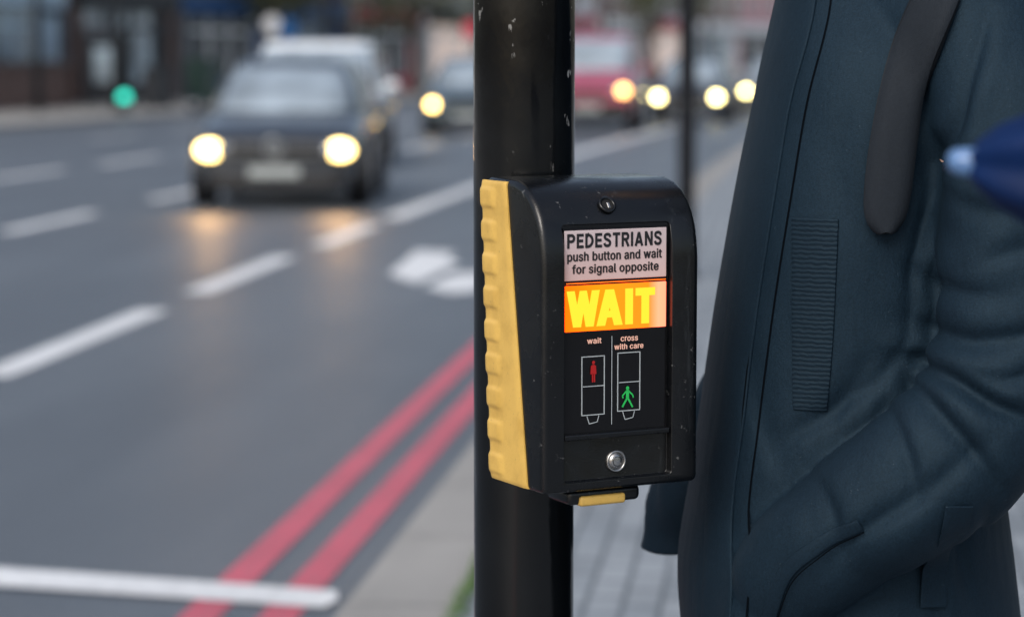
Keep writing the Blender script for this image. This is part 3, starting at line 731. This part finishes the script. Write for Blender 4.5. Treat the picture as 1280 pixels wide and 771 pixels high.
M_trs=mat('dark_trousers',(0.012,0.014,0.02),0.8,bump=0.3,bscale=300); M_shoe=mat('black_shoe_leather',(0.01,0.01,0.01),0.4)
bm=bmesh.new(); add_rings(bm,[(0.84,.25,.55,.175),(0.95,.25,.55,.175),(1.0,.26,.53,.165)],28)
for s_ in (-1,1): add_tube(bm,[(.41,s_*.09,.93,.11),(.40,s_*.10,.78,.10),(.39,s_*.105,.56,.078),(.405,s_*.105,.40,.072),(.41,s_*.105,.17,.066)],24)
tm=remeshed(bm,0.009,3)
for v in tm.vertices: v.co+=v.normal*(noise.noise(Vector((v.co.x*6,v.co.y*6,v.co.z*14)))*0.008)
obj('trousers',loc_me(tm),M_trs,PE,smooth=True)
for s_ in (-1,1):
    bm=bmesh.new(); add_tube(bm,[(.46,s_*.105,.145,.04),(.42,s_*.105,.155,.05),(.34,s_*.11,.145,.045),(.26,s_*.118,.135,.038),(.225,s_*.12,.13,.022)],20); add_box(bm,(.345,s_*.112,.108),(.28,.09,.018),.008,2)
    obj('shoe',loc_me(remeshed(bm,0.006,2)),M_shoe,PE,smooth=True)
M_hair=mat('brown_hair',(0.03,0.018,0.01),0.6,bump=0.6,bscale=150)
bm=bmesh.new(); add_ell(bm,(.405,0,1.862+HZ),(.105,.088,.105)); hm=bm_mesh(bm,'hair')
for v in hm.vertices:
    if v.co.x<.36 and v.co.z<1.87+HZ: v.co.x=.36
    if v.co.z<1.80+HZ: v.co.z=1.80+HZ
    v.co+=v.normal*noise.noise(v.co*40)*0.005
obj('hair',loc_me(hm),M_hair,PE,smooth=True)
M_eye=mat('eye_white',(0.8,0.8,0.78),0.2)
for s_ in (-1,1):
    bm=bmesh.new(); add_ell(bm,(.308,s_*.032,1.828+HZ),(.012,.013,.011)); obj('eye',loc_me(bm_mesh(bm,'eye')),M_eye,PE,smooth=True)

# ------------------------------------------------------------ blue umbrella close to camera
M_umb=mat('blue_umbrella_fabric',(0.0015,0.013,0.062),0.6,var=0.3,vscale=20,spec=0.15); M_umt=mat('pale_blue_ferrule',(0.10,0.20,0.40),0.3)
UM=empty('umbrella',W(0.307,1.62,1.478),rad(YAW-12),'furled dark blue umbrella with a pale tip held level','umbrella')
bm=bmesh.new(); n_=48; rows=[]
for (x_,r_) in [(0.0,.010),(.006,.016),(.018,.025),(.036,.033),(.060,.038),(.12,.042),(.3,.042),(.5,.03),(.56,.016)]:
    rows.append([bm.verts.new((x_,math.cos(a)*r_*(1+.16*math.cos(a*5)),math.sin(a)*r_*(1+.16*math.cos(a*5))-x_*0.10)) for a in [2*math.pi*k/n_ for k in range(n_)]])
for r0,r1 in zip(rows,rows[1:]):
    for k in range(n_): bm.faces.new((r0[k],r0[(k+1)%n_],r1[(k+1)%n_],r1[k]))
bm.faces.new(rows[0]); bm.faces.new(rows[-1])
obj('canopy',bm_mesh(bm,'cn'),M_umb,UM,smooth=True)
bm=bmesh.new(); add_tube(bm,[(-.015,0,.002,.004),(-.011,0,.002,.0080),(-.002,0,.001,.0098),(.012,0,0,.0105)],20,3); obj('tip',bm_mesh(bm,'tp'),M_umt,UM,smooth=True)
bm=bmesh.new(); add_tube(bm,[(.5,0,-.05,.006),(.68,0,-.068,.006)],12,1); obj('shaft',bm_mesh(bm,'hd'),M_steel,UM,smooth=True)
bm=bmesh.new(); add_tube(bm,[(.68,0,-.068,.012),(.78,0,-.08,.012),(.82,0,-.11,.012),(.79,0,-.14,.012)],12,4); obj('handle',bm_mesh(bm,'hd'),M_plastic,UM,smooth=True)

# ------------------------------------------------------------ vehicles
M_tyre=mat('tyre_rubber',(0.012,0.012,0.012),0.8); M_rim=mat('alloy_rim',(0.35,0.36,0.38),0.35,metal=0.9)
M_glass=mat('car_window_glass',(0.05,0.055,0.06),0.08,spec=0.9,coat=0.5); M_black=mat('car_black_trim',(0.006,0.006,0.008),0.45)
M_wind=mat('windscreen_painted_reflection',(0.30,0.36,0.41),0.25,metal=0.25,var=0.55,vscale=1.5,coat=1.0)  # pale mottled base colour stands in for sky reflection and haze on the glass
M_chrome=mat('chrome_trim',(0.26,0.28,0.30),0.3,metal=0.6); M_plateW=mat('number_plate_white',(0.34,0.37,0.37),0.4)
M_head=mat('lit_headlamp',(0.9,0.85,0.6),0.2,emit=(1.0,0.70,0.22),estr=11)
M_headw=mat('lit_headlamp_pale',(0.9,0.85,0.6),0.2,emit=(1.0,0.84,0.34),estr=20)
M_heado=mat('lit_headlamp_amber',(0.9,0.7,0.4),0.2,emit=(1.0,0.46,0.12),estr=11)
M_heady=mat('lit_headlamp_yellow',(0.9,0.7,0.4),0.2,emit=(1.0,0.66,0.18),estr=16)
M_house=mat('headlamp_housing',(0.4,0.42,0.44),0.15,metal=0.6,coat=1); M_tail=mat('tail_lamp_red',(0.3,0.01,0.01),0.2)
def carpaint(name,col,metal=.35): return mat(name,col,0.30,metal=metal,coat=1.0,var=0.1,vscale=3)
HATCH=dict(L=4.2,st=[(0,.32,.58,.62),(.05,.24,.68,.74),(.22,.18,.79,.83),(.6,.18,.88,.875),(1.0,.18,.945,.89),(1.6,.18,.97,.89),(2.6,.18,.98,.89),(3.6,.2,.98,.88),(4.05,.24,.94,.84),(4.2,.32,.82,.76)],
  base=(.95,4.06,.83,.93),roof=(1.72,3.80,.60,1.47),wheels=(.84,3.42),wr=.325,hl=(.65,.03,.60),grz=.60,plz=.36)
VAN=dict(L=4.5,st=[(0,.32,.72,.72),(.05,.26,.84,.82),(.3,.2,.98,.88),(.75,.2,1.08,.90),(1.0,.2,1.14,.91),(1.8,.2,1.16,.915),(3.0,.2,1.16,.915),(4.3,.22,1.16,.91),(4.45,.26,1.12,.90),(4.5,.36,1.05,.86)],
  base=(.90,4.46,.87,1.12),roof=(1.60,4.36,.76,1.82),wheels=(.86,3.75),wr=.33,hl=(.68,.04,.80),grz=.74,plz=.46)
def vehicle(name,loc,rotz,style,paint,label,category,head,lamps=(True,True),scale=(1,1,1),detail=True,group='vehicles driving along the road',beam=0.0,lamps_s=(.11,.05,.08),bumper=False):
    E=empty(name,loc,rotz,label,category,group); E.scale=scale; S_=style
    bm=bmesh.new(); RR=[]
    for (y,zb_,zt_,hw) in S_['st']:
        zm=(zb_+zt_)/2
        half=[(0,zb_),(hw*.75,zb_),(hw*.95,zb_+.05),(hw,zm),(hw*.985,zt_-.12),(hw*.93,zt_-.02),(hw*.72,zt_+.015),(0,zt_+.03)]
        ring_=[(x_,z_) for x_,z_ in half]+[(-x_,z_) for x_,z_ in half[-2:0:-1]]
        RR.append([bm.verts.new((x_,y,z_)) for x_,z_ in ring_])
    m_=len(RR[0])
    for r0,r1 in zip(RR,RR[1:]):
        for k in range(m_): bm.faces.new((r0[k],r0[(k+1)%m_],r1[(k+1)%m_],r1[k]))
    bm.faces.new(RR[0][::-1]); bm.faces.new(RR[-1])
    bo=obj('body',bm_mesh(bm,'body'),paint,E,smooth=True); sm=bo.modifiers.new('s','SUBSURF'); sm.levels=1; sm.render_levels=2
    y0,y1,hb,zb_=S_['base']; r0_,r1_,hr,zr=S_['roof']
    pw=5.0 if style is HATCH else 7.0
    def cab(t,a,e=0.0):
        bulge=0.10*math.sin(min(1,max(0,t))*math.pi)*(1 if style is HATCH else .4)
        ya=y0+(r0_-y0)*t-bulge; yb=y1+(r1_-y1)*t+bulge*.6; hx=hb+(hr-hb)*t+bulge*.45+e; z=zb_+(zr-zb_)*t
        yc=(ya+yb)/2; hy=(yb-ya)/2+e; ca,sa=math.cos(a),math.sin(a)
        return Vector((hx*math.copysign(abs(sa)**(2/pw),sa), yc-hy*math.copysign(abs(ca)**(2/pw),ca), z))
    def grid(pts,close=False):
        bm=bmesh.new(); V=[[bm.verts.new(p) for p in r] for r in pts]; nn=len(V[0])
        for q0,q1 in zip(V,V[1:]):
            for k in range(nn if close else nn-1): bm.faces.new((q0[k],q0[(k+1)%nn],q1[(k+1)%nn],q1[k]))
        if close: bm.faces.new(V[-1])
        return bm
    A=[2*math.pi*k/64 for k in range(64)]
    rows=[[cab(t,a) for a in A] for t in (-.12,0,.15,.3,.5,.7,.85,.95,1.0)]
    cen=Vector((0,(r0_+r1_)/2,zr))
    for sc_,dz in ((.93,.025),(.8,.045),(.5,.06),(.2,.065)): rows.append([Vector((cen.x+(p.x-cen.x)*sc_,cen.y+(p.y-cen.y)*sc_,zr+dz)) for p in rows[8]])
    rf=obj('roof',bm_mesh(grid(rows,True),'roof'),paint,E,smooth=True)
    T=[.08,.2,.35,.5,.65,.8,.92]
    def pane(nm,a0,a1,mm,t0=0):
        bm=grid([[cab(t,a0+(a1-a0)*k/14,.012) for k in range(15)] for t in T]); return obj(nm,bm_mesh(bm,nm),mm,E,smooth=True)
    q=math.pi/4
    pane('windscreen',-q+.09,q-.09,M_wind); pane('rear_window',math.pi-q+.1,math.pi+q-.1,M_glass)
    for s_ in (-1,1):
        pane('side_window',s_*(q+.07),s_*(math.pi/2-.03),M_glass); pane('side_window',s_*(math.pi/2+.03),s_*(math.pi-q-.09),M_glass)
    for yw in S_['wheels']:
        for s_ in (-1,1):
            wx=s_*(.89 if style is HATCH else .91)-s_*.10
            ar=obj('wheel_arch',cyl_me((s_*.80,yw,S_['wr']+.03),S_['wr']+.075,.20,'x',32),M_black,E)
            wh=bpy.data.objects.new('wheel',None); COL.objects.link(wh); wh.parent=E; wh.location=(wx,yw,S_['wr'])
            bm=bmesh.new(); add_cyl(bm,(s_*.03,0,0),S_['wr'],.21,'x',36); es=[e for e in bm.edges if len(e.link_faces)==2 and e.calc_face_angle()>1]; bmesh.ops.bevel(bm,geom=es,offset=.03,segments=3,affect='EDGES')
            ty=obj('tyre',bm_mesh(bm,'tyre'),M_tyre,wh,smooth=False)
            bm=bmesh.new(); add_cyl(bm,(s_*.135,0,0),S_['wr']*.66,.02,'x',32); add_cyl(bm,(s_*.148,0,0),.06,.02,'x',16)
            for k in range(5):
                a=k*2*math.pi/5; add_box(bm,(s_*.15,math.cos(a)*.11,math.sin(a)*.11),(.018,.2,.05),0.004,1,Matrix.Rotation(a,4,'X'))
            obj('rim',bm_mesh(bm,'rim'),M_rim,wh)
    hx,hy_,hz=S_['hl']
    for s_,on in zip((-1,1),lamps):
        bm=bmesh.new(); add_ell(bm,(s_*hx,hy_+.07,hz),(.19,.10,.095),Matrix.Rotation(rad(s_*24),4,'Z'))
        hl=obj('headlight',bm_mesh(bm,'hl'),M_house,E,smooth=True)
        bm=bmesh.new(); add_ell(bm,(s_*(hx+.01),hy_-.005,hz),lamps_s)
        obj('lamp',bm_mesh(bm,'lamp'),head if on else M_house,hl,smooth=True)
        if beam>0 and on:
            ld=bpy.data.lights.new('headlight_beam','SPOT'); ld.energy=beam; ld.color=(1.0,.55,.24); ld.spot_size=rad(80); ld.spot_blend=0.9; ld.shadow_soft_size=.08
            lo_=bpy.data.objects.new('headlight_beam',ld); COL.objects.link(lo_); lo_.parent=E; lo_.location=(s_*(hx+.01),hy_-.10,hz); lo_.rotation_euler=(rad(-72),0,0)
    bm=bmesh.new(); add_box(bm,(0,-.01,S_['grz']),(.92,.05,.15),.02,2); gr=obj('grille',bm_mesh(bm,'gr'),M_black,E)
    bm=bmesh.new()
    for dz in (-.05,.05): add_box(bm,(0,-.038,S_['grz']+dz),(.88,.008,.010))
    k=obj('grille_bar',bm_mesh(bm,'gb'),M_chrome,gr)
    bm=bmesh.new(); add_box(bm,(0,-.012,.27),(1.25,.05,.13),.03,2); obj('bumper_intake',bm_mesh(bm,'bi'),M_black,E)
    if bumper: obj('bumper',box_me((0,-.0,.40),(1.62,.12,.34),.05,3),M_black,E)
    obj('number_plate',box_me((0,-.07 if bumper else -.045,S_['plz']+.02),(.52,.014,.11),.004,1),M_plateW,E)
    if detail:
        bm=bmesh.new(); ring(bm,(0,-.05,S_['grz']+.02),.080,.102,.02)
        yy=-.06
        def bar(p,q,wd=.013):
            p=Vector((p[0],yy,p[1]+S_['grz']+.02)); q=Vector((q[0],yy,q[1]+S_['grz']+.02)); d_=q-p; n2=Vector((-d_.z,0,d_.x)).normalized()*wd/2
            add_poly(bm,[p+n2,q+n2,q-n2,p-n2])
        bar((-.035,.08),(0,.012)); bar((.035,.08),(0,.012)); bar((-.076,.045),(-.035,-.07)); bar((-.035,-.07),(0,.0)); bar((0,.0),(.035,-.07)); bar((.035,-.07),(.076,.045))
        obj('emblem',bm_mesh(bm,'em'),M_chrome,gr)
        for s_ in (-1,1):
            obj('fog_lamp_surround',cyl_me((s_*.64,.0,.32),.06,.06,'y',20),M_black,E)
    for s_ in (-1,1):
        bm=bmesh.new(); add_ell(bm,(s_*(hb+.17),y0+.52,zb_+.09),(.10,.06,.07)); add_box(bm,(s_*(hb+.05),y0+.53,zb_+.05),(.14,.04,.03)); obj('wing_mirror',bm_mesh(bm,'mi'),paint,E,smooth=True)
        obj('door_handle',box_me((s_*.905,2.35,zb_-.10),(.03,.17,.03),.008,1),paint,E)
        obj('tail_lamp',box_me((s_*.72,S_['L']-.06,zb_-.14),(.2,.1,.18),.03,2),M_tail,E)
    return E
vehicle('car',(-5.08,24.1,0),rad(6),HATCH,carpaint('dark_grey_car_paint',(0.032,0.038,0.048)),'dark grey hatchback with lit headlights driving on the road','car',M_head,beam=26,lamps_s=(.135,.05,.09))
vehicle('van',(-6.30,32.0,0),rad(6),VAN,carpaint('silver_white_van_paint',(0.80,0.83,0.86),0.0),'pale silver van following behind the dark hatchback','van',M_headw,lamps=(False,False),detail=False,scale=(1.03,1,0.94))
vehicle('car',(-6.08,47,0),rad(3),HATCH,carpaint('dark_blue_car_paint',(0.05,0.08,0.10)),'dark blue-grey car with yellow headlights further up the road','car',M_heady,detail=False)
vehicle('van',(-3.85,48.5,0),rad(0),VAN,carpaint('maroon_red_van_paint',(0.34,0.035,0.085),0.1),'maroon red van with amber-lit headlights further up the road','van',M_heado,detail=False,scale=(1.04,1,1.07),bumper=True)
vehicle('car',(-2.12,56,0),rad(-3),HATCH,carpaint('black_car_paint',(0.03,0.034,0.04)),'black car with pale lit headlights in distant traffic','car',M_headw,detail=False)
vehicle('car',(-0.25,66,0),rad(-5),HATCH,carpaint('grey_car_paint',(0.16,0.17,0.18)),'grey car with lit headlights in distant traffic','car',M_headw,detail=False)

# ------------------------------------------------------------ buildings
M_render=mat('white_render',(0.72,0.74,0.76),0.8,var=0.12,vscale=1); M_pinkr=mat('pink_render',(0.60,0.32,0.35),0.8,var=0.15,vscale=1); M_stone=mat('grey_stone',(0.40,0.40,0.40),0.85,var=0.2,vscale=2)
M_slate=mat('slate_roof',(0.05,0.055,0.065),0.6,var=0.3,vscale=6); M_stoned=mat('dark_grey_stone',(0.12,0.13,0.145),0.85,var=0.25,vscale=2)
M_bglass=mat('shop_window_glass',(0.06,0.08,0.10),0.1,spec=0.9,metal=0.2); M_bglass2=mat('pale_shop_glass_painted_sky',(0.46,0.56,0.66),0.2,metal=0.4,var=0.6,vscale=1.0)  # second glass: sky reflection painted in as a pale, uneven base colour
M_blue=mat('blue_shopfront_paint',(0.012,0.07,0.20),0.4); M_bluel=mat('pale_blue_paint',(0.42,0.55,0.66),0.5); M_redp=mat('red_shopfront_paint',(0.45,0.05,0.08),0.5)
M_wh=mat('white_frame_paint',(0.80,0.82,0.84),0.5); M_warm=mat('lit_shop_interior',(0.6,0.5,0.45),0.6,emit=(1.0,0.78,0.66),estr=0.40)
brnd=random.Random(11)
def building(Y,wd,wall,front,h,label,lit=0,dx=0.0):
    X=-24.5+c(Y)+dx; slope=0.0024*(Y-18); ang=-math.atan(slope)
    E=empty('shop_building',(X,Y,0.1),ang,label,'building','terrace of shops along the far pavement')
    obj('wall',box_me((-4,0,h/2),(8,wd,h)),wall,E)
    bm=bmesh.new()
    v=[bm.verts.new(p) for p in [(0.3,-wd/2,h),(0.3,wd/2,h),(-4,wd/2,h+2.4),(-4,-wd/2,h+2.4),(-8.3,wd/2,h),(-8.3,-wd/2,h)]]
    bm.faces.new((v[0],v[1],v[2],v[3])); bm.faces.new((v[3],v[2],v[4],v[5])); bm.faces.new((v[0],v[3],v[5])); bm.faces.new((v[1],v[4],v[2])); bm.faces.new((v[0],v[5],v[4],v[1]))
    rf=obj('roof',bm_mesh(bm,'roof'),M_slate,E); obj('chimney',box_me((-4,wd/2-.6,h+2.4),(.9,.6,1.9),.03,1),wall,rf)
    obj('fascia',box_me((0.12,0,3.15),(.24,wd-.5,.62),.02,1),front,E)
    obj('shopfront_pier',box_me((0.08,-wd/2+.25,1.42),(.16,.5,2.82)),wall,E); obj('shopfront_pier',box_me((0.08,wd/2-.25,1.42),(.16,.5,2.82)),wall,E)
    obj('stall_riser',box_me((0.06,-.6,.3),(.12,wd-2.4,.6)),front,E)
    wn=obj('shop_window',box_me((0.03,-.6,1.72),(.05,wd-2.4,2.2)),(M_bglass,M_warm,M_bglass2)[lit],E)
    bm=bmesh.new(); W2=wd-2.4
    for k in range(4): add_box(bm,(0.075,-.6-W2/2+W2*k/3,1.72),(.05,.16,2.2))
    add_box(bm,(0.072,-.6,2.3),(.045,W2,.10)); obj('frame',bm_mesh(bm,'fr'),M_wh if brnd.random()<.5 else front,wn)
    dr=obj('door',box_me((0.05,wd/2-1.05,1.3),(.09,.95,2.6),.01,1),M_wh if brnd.random()<.3 else front,E); obj('handle',box_me((.12,wd/2-1.4,1.1),(.05,.04,.25)),M_chrome,dr)
    nf=int((h-3.6)/2.8); nw=max(2,int(wd/2.6))
    for fl_ in range(nf):
        for k in range(nw):
            yk=-wd/2+wd*(k+.5)/nw; zk=4.9+fl_*2.8
            w_=obj('window',box_me((0.02,yk,zk),(.05,1.0,1.5)),M_bglass,E)
            bm=bmesh.new()
            for dy in (-.5,0,.5): add_box(bm,(.05,yk+dy,zk),(.06,.06,1.56))
            for dz in (-.75,0,.75): add_box(bm,(.052,yk,zk+dz),(.05,1.04,.06))
            obj('frame',bm_mesh(bm,'fr'),M_wh,w_); obj('sill',box_me((.1,yk,zk-.84),(.2,1.25,.09)),M_stone,w_)
specs=[(58,8,M_render,M_bluel,9,'white rendered shop building with pale blue front',2),(66.5,8,M_stoned,M_bluel,9.5,'dark grey stone shop building with pale blue shopfront',2),(75,8,M_brick2,M_dk,9,'brown brick shop building with dark shopfront',2),
(83.5,8,M_stoned,M_blue,9,'dark grey stone shop building with blue shopfront',0),(92,8,M_brick2,M_blue,10,'brown brick shop building with blue shopfront',2),(100.5,8,M_stone,M_redp,9,'grey stone shop building with red shopfront',0),
(109,8,M_render,M_dk,9,'white rendered shop building with dark shopfront',1),(117,8,M_brick,M_wh,9.5,'red brick shop building with white shopfront',0),(125,8,M_render,M_redp,9,'white rendered shop building with red shopfront',2),
(133,8,M_brick,M_wh,9,'red brick shop building with white shopfront',0),(141,8.4,M_render,M_redp,10,'white rendered shop building with red shopfront',1),(149,8.8,M_brick,M_wh,9,'red brick shop building with white shopfront',2),
(157,9.2,M_pinkr,M_wh,9,'pink rendered shop building with white shopfront',0),(165,9.6,M_render,M_redp,9,'white rendered shop building with red shopfront',1),(173,10,M_brick,M_wh,9,'red brick shop building with white shopfront',0),(181,10,M_render,M_wh,9,'white rendered shop building with white shopfront',2)]
for s_ in specs: building(*s_)
E=empty('brick_wall',(-20.6,62,0.1),rad(-8),'low dark brown brick wall along the far pavement','wall')
obj('wall',box_me((0,0,.62),(.3,9,1.24)),M_brick2,E); obj('coping',box_me((0,0,1.28),(.42,9.1,.08),.02,1),M_stoned,E)
def shelter(x,y):
    E=empty('bus_shelter',(x,y,0.1),rad(-10),'dark bus shelter with glass panels on the far pavement','bus shelter')
    for px,py in ((-.6,-1.5),(-.6,1.5),(.6,-1.5),(.6,1.5)): obj('post',box_me((px,py,1.1),(.09,.09,2.2),.01,1),M_dk,E)
    obj('roof',box_me((0,0,2.26),(1.6,3.4,.12),.04,2),M_dk,E)
    obj('glass_panel',box_me((-.6,0,1.15),(.03,2.9,1.8)),M_bglass,E); obj('bench',box_me((-.25,0,.5),(.35,2.2,.06),.02,1),M_dk,E)
    ad=obj('advert_panel',box_me((0,-1.5,1.15),(1.1,.12,1.8),.03,1),M_dk,E); obj('poster',box_me((0,-1.575,1.2),(.5,.02,1.0)),M_bglass2,ad)
shelter(-18.9,69)
# street clutter on the far pavement
M_cab=mat('green_cabinet_paint',(0.02,0.05,0.04),0.5); M_sgn=mat('white_sign_face',(0.75,0.77,0.8),0.5)
def cabinet(x,y,w_,h_,m,lab_):
    E=empty('utility_cabinet',(x,y,.1),rad(-12),lab_,'utility cabinet')
    obj('body',box_me((0,0,h_/2),(.5,w_,h_),.02,2),m,E); obj('lid',box_me((0,0,h_+.03),(.58,w_+.08,.06),.015,2),m,E); obj('door_handle',box_me((.27,.1,h_*.55),(.04,.03,.16)),M_chrome,E)
cabinet(-17.6,73,1.3,1.3,M_cab,'dark green metal utility cabinet on the far pavement'); cabinet(-17.2,66,.9,1.1,M_dk,'black metal utility cabinet near the far kerb')
def sign(x,y,m,h_,lab_):
    E=empty('road_sign',(x,y,.1),rad(-15),lab_,'road sign','road signs')
    obj('post',cyl_me((0,0,h_/2),.045,h_,n=16),M_stone,E); obj('sign_face',cyl_me((0,-.06,h_-.1),.33,.03,'y',28),m,E)
sign(-14.9,73,M_blue,2.35,'round blue road sign on a grey post'); sign(-17.3,82,M_sgn,2.6,'round white road sign on a grey post'); sign(-11.2,88,M_redp,2.5,'round red road sign on a grey post')
M_green=mat('lit_green_lamp',(0.05,0.4,0.3),0.2,emit=(0.01,0.34,0.25),estr=6)
E=empty('bollard',(-16.5,60,0.0),0,'dark bollard with glowing green lamp at the far kerb','bollard')
obj('post',cyl_me((0,0,.22),.12,.44,n=24),M_dk,E); bm=bmesh.new(); add_ell(bm,(0,0,.50),(.14,.14,.14)); obj('lamp',bm_mesh(bm,'l'),M_green,E,smooth=True)
def lamp(x,y):
    E=empty('street_lamp',(x,y,0.1),0,'dark tapered street lamp post on the far pavement','street lamp','street lamps')
    k=obj('post',cyl_me((0,0,4),.12,8,n=20,r2=.07),M_dk,E,smooth=True)
    bm=bmesh.new(); add_tube(bm,[(0,0,7.9,.04),(.3,0,8.3,.04),(1.2,0,8.4,.035)],10); obj('arm',bm_mesh(bm,'a'),M_dk,E,smooth=True); obj('lamp_head',box_me((1.5,0,8.38),(.8,.3,.14),.05,2),M_stone,E)
for x_,y_ in ((-18.9,60.5),(-17.1,61.5),(-14.3,76),(-12.2,98),(-8.0,112),(-3.5,118)): lamp(x_,y_)
M_bark=mat('tree_bark',(0.06,0.045,0.035),0.9,bump=0.6,bscale=20); M_leaf=mat('tree_foliage',(0.07,0.08,0.045),0.7,var=0.6,vscale=1.2)
def tree(x,y,h,seed):
    rnd=random.Random(seed); E=empty('tree',(x,y,0.1),rnd.random()*6,'street tree with uneven sparse foliage on the far pavement','tree','street trees')
    bm=bmesh.new(); add_tube(bm,[(0,0,0,.20),(.05,0,1.2,.16),(.0,.1,2.4,.14),(.1,.05,h*.75,.06)],14); tips=[]
    for k in range(10):
        a=rnd.random()*6.28; z=rnd.uniform(1.8,h*.6); l=rnd.uniform(1.2,2.4); t=(math.cos(a)*l,math.sin(a)*l,z+rnd.uniform(.6,1.9)); tips.append(t)
        add_tube(bm,[(0,.05,z,.07),(t[0]*.5,t[1]*.5,(z+t[2])/2+.2,.045),(*t,.02)],8)
    tr=obj('trunk',bm_mesh(bm,'t'),M_bark,E,smooth=True)
    bm=bmesh.new()
    for t in tips+[(0,0,h*.8),(.6,.2,h*.7),(-.5,.4,h*.75)]:
        for k in range(120):
            p=Vector(t)+Vector((rnd.gauss(0,.55),rnd.gauss(0,.55),rnd.gauss(0,.45))); a=Vector((rnd.gauss(0,1),rnd.gauss(0,1),rnd.gauss(0,1))).normalized()*.13; b2=a.orthogonal().normalized()*.09
            bm.faces.new([bm.verts.new(p-a),bm.verts.new(p+b2),bm.verts.new(p+a),bm.verts.new(p-b2)])
    obj('crown',bm_mesh(bm,'cr'),M_leaf,E)
for k,(x_,y_,h_) in enumerate(((-18.2,86,5.5),(-14.0,93,5.0),(-11.0,102,5.5),(-6.0,115,6))): tree(x_,y_,h_,k)
